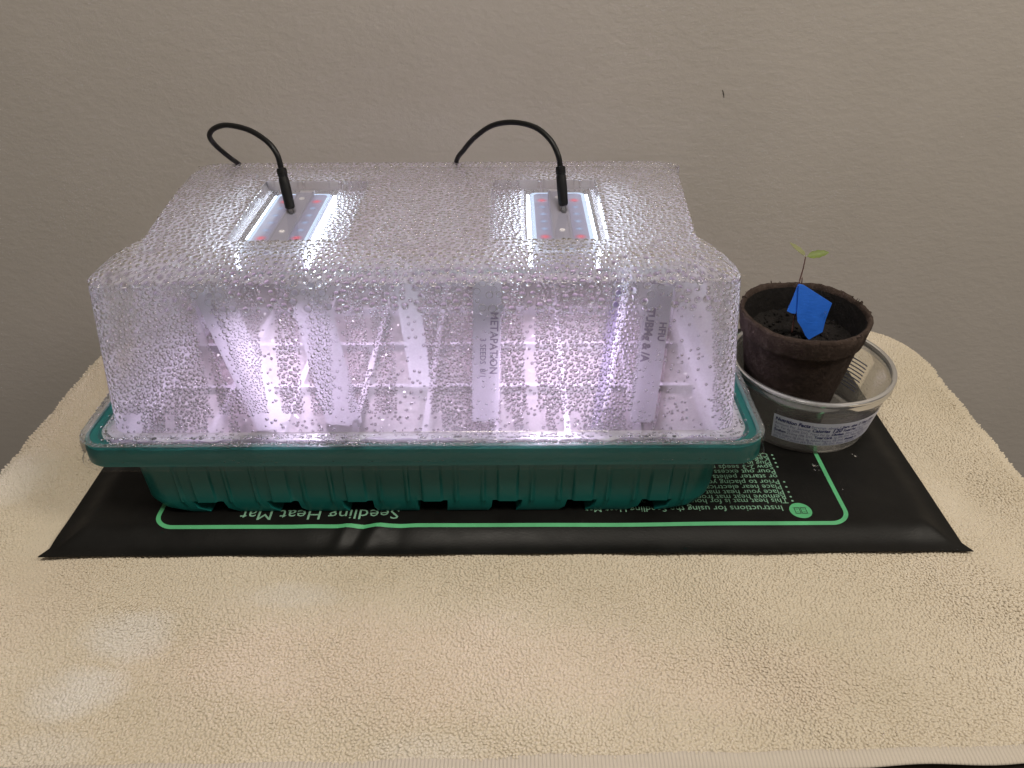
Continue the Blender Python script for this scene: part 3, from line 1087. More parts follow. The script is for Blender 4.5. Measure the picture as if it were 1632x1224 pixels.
def make_drops():
    P, Nn = sample_shell(SHELL, 420000)
    for c_ in LID.children:
        if c_.name.startswith('lamp_recess'):
            P2, N2 = sample_shell(c_, 36000)
            P, Nn = np.concatenate([P, P2]), np.concatenate([Nn, N2])
    y, x, z = P[:, 1], P[:, 0] - DX, P[:, 2]
    u = rng.random(len(P))
    wall = (Nn[:, 1] < -.8) & (z < Z_T - .02)
    roof = Nn[:, 2] > .9
    shoulder = ~wall & ~roof & (Nn[:, 1] < -.2) & (z > Z_T - .05)
    other = ~wall & ~roof & ~shoulder
    R = np.zeros(len(P))
    # roof: closely packed middling drops, larger towards the front crease
    rv = .062 + .105 * u ** 2.0
    R = np.where(roof, rv, R)
    R = np.where(shoulder, .062 + .09 * u ** 2.0, R)
    low = np.clip((Z_T + .75 - z) / .75, 0, 1)
    R = np.where(shoulder & (u > .82), (.12 + .11 * (u - .82) / .18) * (.6 + .4 * low), R)
    # front wall: streaked bands
    bb = bands(x, z)
    hgt = np.clip((z - Z_B) / (Z_T - Z_B), 0, 1)
    clear = bb < .33
    mist = (bb >= .33) & (bb < .43)
    rw = np.where(mist, .040 + .03 * u, .048 + .078 * u ** 2.2 + .014 * hgt)
    rw = np.where(clear, np.where(u > .985, .05 + .05 * rng.random(len(P)), 0), rw)
    nl = near_label(P[:, 0], z)
    rw = np.where(nl > .5, np.where(u > .982, .05 + .05 * rng.random(len(P)), 0), rw)
    # sparse big drops just under the crease, and a sparse foot
    nearTop = z > Z_T - 1.5
    rw = np.where(nearTop & (u > .955), .12 + .10 * rng.random(len(P)), rw)
    foot = (hgt < .14)
    rw = np.where(foot & (u < .985), np.where(bb > .62, rw, 0), rw)
    rw = np.where(foot & (u >= .975), .05 + .06 * rng.random(len(P)), rw)
    R = np.where(wall, rw, R)
    R = np.where(other & (np.abs(Nn[:, 2]) < .9) & (u < np.where(y > DY + 3, .06, .4)), .04 + .04 * rng.random(len(P)), R)
    # the roof over the lamps stays clear, the rest of each recess is wet
    for (a, b), lx in zip(REC, (-7.95, 7.95)):
        onr = (y > REC_Y0 - .1) & (y < REC_Y1 + .16)
        R = np.where(onr & (np.abs(x - lx) < 2.3), 0, R)
        for e_ in (a, b):
            R = np.where(onr & (np.abs(x - e_) < .06), 0, R)
    ok = R > 0
    P, Nn, R = P[ok], Nn[ok], R[ok]
    # big first, hash grid rejection
    order = np.argsort(-np.round(R, 2) + rng.random(len(R)) * .012)
    cell = .30
    grid = {}
    keep = []
    key = np.floor(P / cell).astype(int)
    Pl, Rl, Kl = P.tolist(), R.tolist(), key.tolist()
    for i in order.tolist():
        p, r, k = Pl[i], Rl[i], Kl[i]
        bad = False
        for dx in (-1, 0, 1):
            for dy in (-1, 0, 1):
                for dz in (-1, 0, 1):
                    for (q, s) in grid.get((k[0] + dx, k[1] + dy, k[2] + dz), ()):
                        d2 = (p[0] - q[0]) ** 2 + (p[1] - q[1]) ** 2 + (p[2] - q[2]) ** 2
                        if d2 < (r + s) ** 2 * .92:
                            bad = True
                            break
                    if bad: break
                if bad: break
            if bad: break
        if bad:
            continue
        grid.setdefault(tuple(k), []).append((p, r))
        keep.append(i)
    keep = np.array(keep)
    P, Nn, R = P[keep], Nn[keep], R[keep]
    print('droplets', len(P))
    # the fog is swallowed where a drop sits
    from mathutils import kdtree
    sm = SHELL.data
    co = np.zeros(len(sm.vertices) * 3, np.float32); sm.vertices.foreach_get('co', co); co = co.reshape(-1, 3).astype(float) / C + np.array(world_loc(SHELL)) / C
    kd = kdtree.KDTree(len(co))
    for i_, p_ in enumerate(co.tolist()):
        kd.insert(p_, i_)
    kd.balance()
    at = sm.attributes['mist']
    mv = np.zeros(len(co), np.float32); at.data.foreach_get('value', mv)
    for p_, r_ in zip(P.tolist(), R.tolist()):
        if r_ < .045:
            continue
        for (_, i_, d_) in kd.find_range(p_, r_ * 1.1):
            f_ = min(1., max(0., (d_ / r_ - .70) / .40))
            mv[i_] = min(mv[i_], MIST_IN_DROP + (mv[i_] - MIST_IN_DROP) * f_)
    at.data.foreach_set('value', mv)
    def frame(Nn):
        t = np.cross(np.broadcast_to(np.array([1.0, 0.13, 0]), Nn.shape), Nn)
        t /= np.linalg.norm(t, axis=1, keepdims=True) + 1e-9
        s = np.cross(Nn, t)
        return s, t
    s, t = frame(Nn)
    isbig = np.zeros(len(P), bool)
    front = (P[:, 1] < DY - 6)
    cand = np.where(front)[0]
    isbig[cand[np.argsort(-R[cand])[:260]]] = True
    def cloud(sel, seg, rings, name):
        v, f = ico_cap(seg, rings)
        rot = rng.uniform(0, 6.28, sel.sum())
        h = R[sel] * rng.uniform(.6, .85, sel.sum())
        cr, sr = np.cos(rot)[:, None], np.sin(rot)[:, None]
        vx = v[None, :, 0] * cr - v[None, :, 1] * sr
        vy = v[None, :, 0] * sr + v[None, :, 1] * cr
        el = rng.uniform(.92, 1.15, sel.sum())[:, None]
        V = P[sel][:, None, :] + s[sel][:, None, :] * (vx * R[sel][:, None] / el)[:, :, None] + t[sel][:, None, :] * (vy * R[sel][:, None] * el)[:, :, None] \
            + Nn[sel][:, None, :] * (-v[None, :, 2] * h[:, None] - .004)[:, :, None]
        F = (f[None, :, ::-1] + (np.arange(sel.sum()) * len(v))[:, None, None]).reshape(-1, 3)
        o = np_mesh(name, V.reshape(-1, 3), F, M_WATER, LID)
        o['kind'] = 'stuff'
    cloud(~isbig & (R >= .07), 8, 3, 'condensation')
    cloud(~isbig & (R < .07), 7, 2, 'fine_condensation')
    # the largest drops one by one
    v, f = ico_cap(14, 5)
    shapes = []
    for k in range(5):
        me = bpy.data.meshes.new('water_droplet')
        vv = v.copy()
        vv[:, 0] *= 1 + .07 * np.sin(2 * np.arctan2(v[:, 1], v[:, 0]) + k)
        vv[:, 1] *= 1 + .10 * np.cos(np.arctan2(v[:, 1], v[:, 0]) + 2 * k)
        me.from_pydata((vv * C).tolist(), [], f.tolist())
        me.materials.append(M_WATER)
        me.shade_smooth()
        shapes.append(me)
    base = world_loc(LID)
    for n_, i in enumerate(np.where(isbig)[0]):
        o = bpy.data.objects.new('water_droplet', shapes[n_ % 5])
        M3 = Matrix((t[i], s[i], -Nn[i])).transposed()
        r = R[i]
        M4 = M3.to_4x4() @ Matrix.Diagonal((r, r * rng.uniform(.95, 1.15), r * rng.uniform(.55, .75), 1))
        M4.translation = Vector(P[i] - Nn[i] * .004) * C - base
        o.parent = LID
        o.matrix_basis = M4
        COL.objects.link(o)
    # beads along the flange: rows of little drops caught on the bead and in the gutter
    path2 = rect_path(900, 400)
    V, Fs, cnt = [], [], 0
    v, f = ico_cap(7, 2)
    rows = [(19.1, 11.7, 1.6, 6.35, .06, .6), (19.22, 11.82, 1.65, 6.33, .045, .5), (17.95, 10.6, 1.1, 6.06, .06, .30), (18.2, 10.85, 1.15, 6.06, .075, .35), (18.5, 11.12, 1.3, 6.03, .06, .2), (19.44, 12.03, 1.78, 5.3, .04, .05)]
    for hw, hd, r_, z_, sz, prob in rows:
        xy = rr(path2, hw, hd, r_)
        bnd = band(xy[:, 0] + xy[:, 1] * .7, int(sz * 1000), 2.0)
        for (px, py), bq in zip(xy, bnd):
            if py > DY + 4 or rng.random() > prob * 1.6 * bq:
                continue
            r = sz * rng.uniform(.55, 1.3)
            V.append(v * [r * rng.uniform(1, 1.5), r, r * .6] + [px + rng.normal(0, .03), py + rng.normal(0, .05), z_ + .012])
            Fs.append(f + cnt * len(v)); cnt += 1
    o = np_mesh('rim_beads', np.concatenate(V), np.concatenate(Fs), M_WATER, LID)
    o['kind'] = 'stuff'
make_drops()

# ================================================================== GROW LIGHTS
M_COVER = None
def soft_spot(name, colour, strength, radius):
    m, nt, out = new_mat(name)
    t = nt.nodes.new('ShaderNodeTexCoord')
    ln = nt.nodes.new('ShaderNodeVectorMath')
    ln.operation = 'LENGTH'
    L(nt, t.outputs['Object'], ln.inputs[0])
    f = math_node(nt, 'SUBTRACT', 1.0, math_node(nt, 'DIVIDE', ln.outputs['Value'], radius * C))
    f = math_node(nt, 'POWER', math_node(nt, 'MAXIMUM', f, 0.0), 1.3)
    e = N(nt, 'ShaderNodeEmission', i_Color=(*colour, 1), i_Strength=strength)
    tr = N(nt, 'ShaderNodeBsdfTransparent')
    L(nt, mix_shader(nt, f, tr.outputs[0], e.outputs[0]), out.inputs[0])
    return m
def make_lamp(xc, label):
    global M_COVER
    Y0, Y1 = 38.0, 47.05
    zt = 15.40
    root = thing('grow_light', label, 'grow light', (xc, (Y0 + Y1) / 2, zt), 'grow lights under the dome roof')
    if M_COVER is None:
        m, nt, out = new_mat("frosted_lamp_cover")
        p = nt.nodes.new('ShaderNodeBsdfPrincipled')
        p.inputs['Base Color'].default_value = (.30, .27, .36, 1)
        p.inputs['Roughness'].default_value = .3
        t = N(nt, 'ShaderNodeBsdfTranslucent', i_Color=(.75, .7, .85, 1))
        tr = N(nt, 'ShaderNodeBsdfTransparent')
        L(nt, mix_shader(nt, .015, mix_shader(nt, .06, p.outputs[0], t.outputs[0]), tr.outputs[0]), out.inputs[0])
        M_COVER = (m, principled("lamp_rail_grey", (.44, .42, .54), .35), emitter("diode_bar_glow", (.74, .86, 1.0), 13.0), soft_spot("red_diode_glow", (1.0, .20, .25), .95, .40),
                   soft_spot("blue_white_diode_glow", (.58, .70, 1.0), .75, .30), principled("screw_white", (.9, .86, .92), .3), principled("circuit_board", (.55, .52, .58), .5), emitter("frosted_rim_glow", (.66, .78, 1.0), 1.25))
    cover, rail, glow, red, blue, screw, board, rim_glow = M_COVER
    hw = 1.78
    mb = MB()
    path = rect_path(40, 60)
    mb.loft([np.concatenate([rr(path, a, (Y1 - Y0) / 2 + (a - hw), .35, xc, (Y0 + Y1) / 2), np.full((len(path), 1), z)], 1) for a, z in ((hw - .02, 14.3), (hw, 14.4), (hw, zt - .12), (hw - .1, zt))], True, False, True)
    mb.build('lamp_cover', cover, root, smooth=True, sharp=40)
    mb = MB(); mb.box(xc - hw + .3, xc + hw - .3, Y0 + .2, Y1 - .2, 14.45, 14.52)
    mb.build('circuit_board', board, root)
    for sx in (-1, 1):
        mb = MB()
        xa = xc + sx * (hw - .02)
        mb.box(min(xa, xa + sx * .17), max(xa, xa + sx * .17), Y0 + .15, Y1 - .1, 14.35, zt - .14)
        mb.build('light_bar', glow, root)
    mb = MB(); mb.box(xc - hw + .25, xc - .55, Y1 + .0, Y1 + .09, 14.7, zt - .16); mb.box(xc + .55, xc + hw - .25, Y1, Y1 + .09, 14.7, zt - .16)
    mb.build('end_light_bar', glow, root)
    # raised channel down the middle with a tab at the back
    mb = MB()
    sec = [(-.6, zt - .02), (-.52, zt + .07), (-.42, zt + .07), (-.38, zt + .03), (.38, zt + .03), (.42, zt + .07), (.52, zt + .07), (.6, zt - .02)]
    mb.loft([[(xc + a, yy, z) for a, z in sec] for yy in (Y0 + .5, Y1 + .05)], False)
    mb.build('centre_channel', rail, root)
    mb = MB(); mb.box(xc - .45, xc + .45, Y1 + .06, Y1 + .55, zt - .15, zt - .02)
    mb.build('end_tab', screw, root)
    for yy in (40.9, 46.0):
        mb = MB()
        prof = [(.06, .0), (.06, .05), (.10, .07), (.17, .05), (.18, 0)]
        mb.lathe(prof, 20, Matrix.Translation((xc, yy, zt + .035)))
        mb.build('screw_ring', screw, root, smooth=True)
    ys = np.linspace(40.1, 45.6, 6)
    for sx in (-1, 1):
        for k, yy in enumerate(ys):
            r_ = k in (0, 5)
            mb = MB()
            q = .40 if r_ else .30
            mb.loft([[(xc + sx * 1.0 + q * f_ * math.cos(a_), yy + q * f_ * math.sin(a_), z_) for a_ in np.linspace(0, 2 * math.pi, 12, endpoint=False)] for f_, z_ in ((1, zt + .004), (.6, zt + .008), (.25, zt + .010))], True, False, True)
            mb.build('red_diode' if r_ else 'diode', red if r_ else blue, root, origin=(xc + sx * 1.0, yy, zt + .008))
    mb = MB()
    rings_ = [np.concatenate([rr(path, a_, (Y1 - Y0) / 2 + (a_ - hw), .33, xc, (Y0 + Y1) / 2), np.full((len(path), 1), z_)], 1) for a_, z_ in ((hw - .06, zt - .03), (hw - .12, zt + .006), (hw - .30, zt + .006))]
    mb.loft(rings_)
    mb.build('glowing_rim', rim_glow, root)
    d = bpy.data.lights.new('lamp_light', 'AREA')
    d.shape = 'RECTANGLE'
    d.size, d.size_y = 2.6 * C, 8.0 * C
    d.spread = math.radians(150)
    d.energy = LAMP_W
    d.color = (.90, .77, 1.0)
    o = bpy.data.objects.new('lamp_light', d)
    o.parent = root
    o.location = Vector((xc, (Y0 + Y1) / 2, 14.25)) * C - root.location
    COL.objects.link(o)
    return root
LAMP_W = .50
LAMP_X = (DX - 7.95, DX + 7.95)
make_lamp(LAMP_X[0], 'glowing grow light strip in the roof recess farther from the peat pot')
make_lamp(LAMP_X[1], 'glowing grow light strip in the roof recess nearer the peat pot')

# ================================================================== CABLES
def spline(pts, n=14):
    P = [Vector(p) for p in pts]
    out = []
    for i in range(len(P) - 1):
        p0, p1, p2, p3 = P[max(i - 1, 0)], P[i], P[i + 1], P[min(i + 2, len(P) - 1)]
        for k in range(n):
            t = k / n
            out.append(.5 * ((2 * p1) + (-p0 + p2) * t + (2 * p0 - 5 * p1 + 4 * p2 - p3) * t * t + (-p0 + 3 * p1 - 3 * p2 + p3) * t ** 3))
    out.append(P[-1])
    return out
M_CABLE = principled("black_cable", (.006, .006, .0065), .42, spec=.25, var=(50, .2))
M_PLUG = principled("black_plug", (.006, .006, .0065), .5, spec=.25, bump_=(200, .0003))
M_TIP = clear_material("clear_plug_tip", .2)
def make_cable(label, plug_lo, plug_hi, pts):
    lo, hi = Vector(plug_lo), Vector(plug_hi)
    ax = (hi - lo).normalized()
    root = thing('power_cable', label, 'cable', lo, 'power cables of the grow lights')
    mb = MB()
    ln = (hi - lo).length
    prof = [(0, .20), (.04, .29), (.5, .31), (.75, .29), (.78, .27), (.80, .27), (.82, .29), (1.0, .27), (1.005, .17)]
    mb.tube([lo + ax * (ln * t) for t, r in prof], [r for t, r in prof], 16)
    mb.build('plug', M_PLUG, root, smooth=True, sharp=35)
    mb = MB()
    mb.tube([lo - ax * .42, lo - ax * .02], [.15, .17], 12)
    mb.build('plug_tip', M_TIP, root, smooth=True, sharp=40)
    for k in (.84, .89, .94):
        mb = MB()
        c = lo + ax * (ln * k)
        mb.tube([c - ax * .04, c - ax * .03, c + ax * .03, c + ax * .04], [.27, .30, .30, .27], 16)
        mb.build('strain_relief_ring', M_PLUG, root, smooth=True, sharp=40)
    mb = MB()
    mb.tube(spline([hi - ax * .3, hi] + [Vector(p) for p in pts]), .165, 12)
    mb.build('cord', M_CABLE, root, smooth=True)
tail = lambda x: [(x, 54.9, 12.5), (x + .3, 56.4, 8.5), (x + 1.0, 58.0, 2.5), (x + 1.2, 59.4, -6), (x + 1.2, 60, -14)]
make_cable('black power cable in a small tight loop, plugged into the lamp farther from the pot', at_y(463, 333, 43.7), at_y(448, 268, 44.4),
           [at_y(441, 245, 44.6), at_y(425, 225, 45.1), at_y(396, 207, 46.2), at_y(362, 199.5, 47.4), at_y(341, 205, 48.4), at_y(334, 217, 49.2), at_y(344, 232, 50.2), at_y(365, 250, 51.4), at_y(384, 264, 52.8)] + tail(-17.4))
make_cable('black power cable in a wide arch, plugged into the lamp nearer the pot', at_y(898, 328, 43.7), at_y(893, 265, 44.4),
           [at_y(889, 246, 44.6), at_y(877, 223, 45.1), at_y(853, 203, 46.0), at_y(818, 195, 47.2), at_y(785, 200, 48.4), at_y(758, 218, 49.8), at_y(740, 238, 51.2), at_y(727, 260, 52.7)] + tail(-3.9))

# ================================================================== PLASTIC TUB with nutrition label
TUB = Vector((20.0, 43.2, .57))
def make_tub():
    root = thing('plastic_tub', 'clear round food tub with blue printed nutrition label holding the peat pot', 'tub', TUB)
    m, nt, out = new_mat("cloudy_tub_plastic")
    v = coords(nt)
    p = N(nt, 'ShaderNodeBsdfDiffuse', i_Color=(.72, .70, .68, 1))
    t = N(nt, 'ShaderNodeBsdfTranslucent', i_Color=(.85, .83, .81, 1))
    tr = N(nt, 'ShaderNodeBsdfTransparent', i_Color=(.93, .93, .92, 1))
    gl = N(nt, 'ShaderNodeBsdfGlossy', i_Roughness=.10)
    fr = N(nt, 'ShaderNodeFresnel', i_IOR=1.48)
    f = math_node(nt, 'ADD', math_node(nt, 'MULTIPLY', noise(nt, v, 45, 4, .6), .20), .03)
    b = mix_shader(nt, f, tr.outputs[0], mix_shader(nt, .5, p.outputs[0], t.outputs[0]))
    L(nt, bump(nt, noise(nt, v, 130, 3, .5), .0005, .4), gl.inputs['Normal'])
    L(nt, mix_shader(nt, math_node(nt, 'MULTIPLY', fr.outputs[0], .5), b, gl.outputs[0]), out.inputs[0])
    M = Matrix.Translation(TUB)
    H = 4.6
    prof = [(0.01, .12), (3.6, .12), (4.05, .0), (4.25, .04), (4.36, .22), (5.02, H - 1.0), (5.06, H - .95), (5.08, H - .25)]
    mb = MB(); mb.lathe(prof, 96, M)
    inner = [(r - .07, z + .05) for r, z in prof[4:]][::-1]
    mb.lathe([(5.08, H - .25), (5.01, H - .2)] + inner, 96, M)
    mb.build('tub_wall', m, root, smooth=True, sharp=40)
    m2 = clear_material("cloudy_tub_rim", .50, (.92, .92, .92), .10, .75, 120)
    rim = [(r - .16, z) for r, z in [(5.16, H - .35), (5.16, H + .02), (5.22, H + .08), (5.36, H + .08), (5.44, H + .02), (5.46, H - .10), (5.43, H - .2), (5.38, H - .24), (5.37, H - .32), (5.41, H - .56), (5.37, H - .66), (5.26, H - .7)]]
    mb = MB(); mb.lathe(rim, 96, M)
    mb.build('tub_rim', m2, root, smooth=True, sharp=40)
    # label, laid on the cone with its own small offset
    def cone(a, z):          # a in degrees, z above foot
        r = 4.36 + (5.02 - 4.36) * (z - .22) / (H - 1.22) + .03
        return TUB + Vector((r * math.cos(math.radians(a)), r * math.sin(math.radians(a)), z))
    A0, A1 = -131, -34
    arc = math.radians(A1 - A0) * 4.75
    HL = 2.05
    def onlabel(x, y, lift):  # x 0..arc, y 0..HL
        a = A0 + (A1 - A0) * x / arc
        zz = .90 + y * 1.0 + .16 * (1 - ((x / arc) - .45) ** 2 * 4) * 0
        q = cone(a, zz)
        d = Vector((math.cos(math.radians(a)), math.sin(math.radians(a)), -.15))
        return q + d * lift
    lab = principled("label_paper", (.60, .62, .75), .45, var=(90, .08))
    mb = MB()
    na, nh = 40, 4
    g = [[onlabel(arc * i / na, HL * j / nh, .01) for i in range(na + 1)] for j in range(nh + 1)]
    mb.loft(g, closed=False)
    lb = mb.build('nutrition_label', lab, root, smooth=True)
    blue = principled("label_blue_ink", (.012, .016, .14), .5)
    grey = principled("label_grey_ink", (.13, .14, .30), .5)
    def put(txt, x, y, size, mat, bold=0., shear=0., sx=1.0):
        V, Fc = text_mesh(txt, size, bold, shear, sx=sx)
        mb = MB()
        mb.add([onlabel(x + p[0], y + p[1], .022) for p in V], Fc)
        mb.build('label_lettering', mat, lb)
        return x + (V[:, 0].max() if len(V) else 0)
    rows = [
        (1.58, [("Nutrition Facts", .40, 1, .014), (" Servings: about 5 ", .31, 0, 0), ("Serv. size: 2 Tbsp (28g)", .32, 1, .010)]),
        (1.25, [("Amount Per Serving: ", .31, 0, 0), ("Calories", .38, 1, .012), (" 120", .50, 1, .014), (" Total Fat", .30, 1, .010), (" 11g (14% DV)", .29, 0, 0)]),
        (.95, [("Sat. Fat 4g (20% DV), Trans Fat 0g, ", .29, 0, 0), ("Cholest.", .30, 1, .010), (" 20mg (7% DV),", .29, 0, 0)]),
        (.66, [("Sodium", .30, 1, .010), (" 210mg (9% DV), ", .29, 0, 0), ("Total Carb.", .30, 1, .010), (" 1g (0% DV), Fiber 0g (0% DV),", .28, 0, 0)]),
        (.37, [("Total Sugars 0g (Incl. 0g Added Sugars, 0% DV), ", .28, 0, 0), ("Protein", .29, 1, .010), (" 4g, Vit. D", .28, 0, 0)]),
        (.09, [("(0% DV), Calcium (6% DV), Iron (0% DV), Potas. (0% DV)", .28, 0, 0)])]
    for y, segs in rows:
        x = .12
        for txt, size, b_, bold in segs:
            if txt.startswith(' '):
                x += size * .22
            est = x
            x = put(txt.strip(), x, y, size, blue if b_ else grey, bold, .12 if b_ else 0, .86)
            if txt.endswith(' '):
                x += size * .22
    # a second printed panel on the far inside wall shows as fine lines
    mb = MB()
    for k in range(9):
        z = .9 + k * .26
        a0, a1 = 18, 78
        pts_o, pts_i = [], []
        for i in range(25):
            a = a0 + (a1 - a0) * i / 24
            q = cone(a, z); q2 = cone(a, z + .09)
            pts_o.append(q); pts_i.append(q2)
        mb.loft([pts_o, pts_i], closed=False)
    o = mb.build('far_print_lines', grey, root)
    return root
make_tub()

# ================================================================== PEAT POT
def pot_matrix():
    base = Vector((19.05, 43.55, TUB.z + .22))
    topc = Vector((18.95, 43.55, 8.75))
    ax = (topc - base)
    h = ax.length
    R = Vector((0, 0, 1)).rotation_difference(ax.normalized()).to_matrix().to_4x4()
    return Matrix.Translation(base) @ R, h
POT_M, POT_H = pot_matrix()
def make_pot():
    root = thing('peat_pot', 'dark brown fibre peat pot with ragged rim leaning in the clear tub', 'pot', POT_M.translation)
    m, nt, out = new_mat("peat_fibre")
    p = nt.nodes.new('ShaderNodeBsdfPrincipled')
    v = coords(nt)
    f1 = noise(nt, v, 160, 5, .7)
    f2 = noise(nt, v, 30, 3, .6)
    ff = math_node(nt, 'ADD', math_node(nt, 'MULTIPLY', f1, .6), math_node(nt, 'MULTIPLY', f2, .4))
    L(nt, ramp(nt, ff, [(.34, (.020, .0135, .011)), (.55, (.046, .032, .026)), (.78, (.11, .082, .070))]), p.inputs['Base Color'])
    p.inputs['Roughness'].default_value = .95
    p.inputs['Specular IOR Level'].default_value = .15
    hgt = math_node(nt, 'ADD', noise(nt, v, 420, 4, .7), math_node(nt, 'MULTIPLY', noise(nt, v, 110, 3, .6), .8))
    L(nt, bump(nt, hgt, .0016, .9), p.inputs['Normal'])
    L(nt, p.outputs[0], out.inputs[0])
    H, R0, R1, th = POT_H, 2.65, 4.06, .24
    def rad(z): return R0 + (R1 - R0) * z / H
    prof = [(.01, 0), (R0 - .3, 0), (R0, .15)]
    for z in np.linspace(.5, H - 1.56, 10): prof.append((rad(z) - .1, z))
    prof += [(rad(H - 1.5) + .08, H - 1.48), (rad(H - 1.36) + .10, H - 1.34), (rad(H - .8) + .06, H - .8), (R1 + .04, H - .2), (R1 - .04, H), (R1 - th, H - .02), (R1 - th - .05, H - .3)]
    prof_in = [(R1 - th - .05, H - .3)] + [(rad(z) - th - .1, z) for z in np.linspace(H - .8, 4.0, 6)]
    ph = rng.uniform(0, 6.28, 12)
    nz = len(prof)
    def wob(k, a, r, z):
        topness = max(0., (z - (H - .35)) / .35)
        e = .035 * math.sin(3 * a + ph[0]) + .02 * math.sin(7 * a + ph[1]) + .015 * math.sin(13 * a + ph[2])
        rag = topness * (.05 * math.sin(5 * a + ph[3]) + .025 * math.sin(17 * a + ph[4]) * math.sin(3 * a + ph[9]) + .02 * math.sin(41 * a + ph[5]) * math.sin(7 * a + ph[10]))
        g = .012 * math.sin(31 * a + 5 * z + ph[6]) + .010 * math.sin(19 * a - 7 * z + ph[7])
        return r * (1 + .006 * e) + e * .6 + g + rag * .5, z + rag
    mb = MB(); mb.lathe(prof, 180, POT_M, wob)
    mb.build('pot_wall', m, root, smooth=True)
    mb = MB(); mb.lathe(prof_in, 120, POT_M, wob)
    mb.build('dark_inner_wall', principled("dark_inner_fibre", (.006, .0048, .0042), .85, spec=.2, var=(160, .5), bump_=(300, .0012)), root, smooth=True)  # inner wall coloured near black, much darker than the outside
    # torn fibres standing off the rim
    fb = MB()
    for _ in range(55):
        a = rng.uniform(0, 6.28)
        big = rng.random() < .05
        ln = rng.uniform(.15, .4) if big else rng.uniform(.06, .2)
        c = POT_M @ Vector(((R1 - .08) * math.cos(a), (R1 - .08) * math.sin(a), H - .06))
        d = Vector((math.cos(a) * rng.uniform(.2, 1.2) + rng.normal(0, .4), math.sin(a) * rng.uniform(.2, 1.2) + rng.normal(0, .4), rng.uniform(-.1, .7))).normalized()
        fb.tube([c, c + d * ln * .6 + Vector((0, 0, .02)), c + d * ln], [.05 if big else .03, .04 if big else .02, .012], 5)
    for (aa, sz) in ((12, .22), (-6, .16), (24, .12), (150, .12), (40, .1)):
        a = math.radians(aa)
        c = POT_M @ Vector(((R1 - .06) * math.cos(a), (R1 - .06) * math.sin(a), H - .06))
        for _ in range(5):
            c2 = c + Vector((rng.normal(0, .05), rng.normal(0, .05), rng.normal(0, .03)))
            fb.tube([c2 + Vector((0, 0, -sz * .5)), c2, c2 + Vector((0, 0, sz * .5))], [sz * .25, sz * .5, sz * .2], 6)
    o = fb.build('rim_fibres', m, root, smooth=True)
    o['kind'] = 'stuff'
    # soil
    soil = principled("dark_potting_soil", (.007, .0055, .005), .9, var=(120, .6), bump_=(220, .003), spec=.25)
    mb = MB()
    zs = H - 1.9
    rings = []
    for k, fr in enumerate(np.linspace(1, .02, 14)):
        ring = []
        for i in range(72):
            a = 2 * math.pi * i / 72
            r = (rad(zs) - th - .05) * fr
            z = zs + .25 * math.sin(3 * r + a * 2) * .4 + rng.normal(0, .06) + .35 * math.exp(-((r * math.cos(a) + .7) ** 2 + (r * math.sin(a) + 1.0) ** 2) / 1.2)
            ring.append(POT_M @ Vector((r * math.cos(a), r * math.sin(a), z)))
        rings.append(ring)
    mb.loft(rings, True, False, True)
    mb.build('potting_soil', soil, root, smooth=True)
    cr = MB()
    for _ in range(260):
        a, r = rng.uniform(0, 6.28), (rad(zs) - .6) * math.sqrt(rng.random())
        bump_ = .35 * math.exp(-((r * math.cos(a) + .7) ** 2 + (r * math.sin(a) + 1.0) ** 2) / 1.2)
        c = POT_M @ Vector((r * math.cos(a), r * math.sin(a), zs + .03 + bump_))
        s_ = rng.uniform(.05, .2)
        ax = Vector((rng.normal(), rng.normal(), rng.normal() * .6)).normalized() * s_
        cr.tube([c - ax, c - ax * .4, c + ax * .5, c + ax], [s_ * .25, s_ * .7, s_ * .6, s_ * .2], 6)
    o = cr.build('soil_crumbs', soil, root, smooth=True)
    o['kind'] = 'stuff'
make_pot()

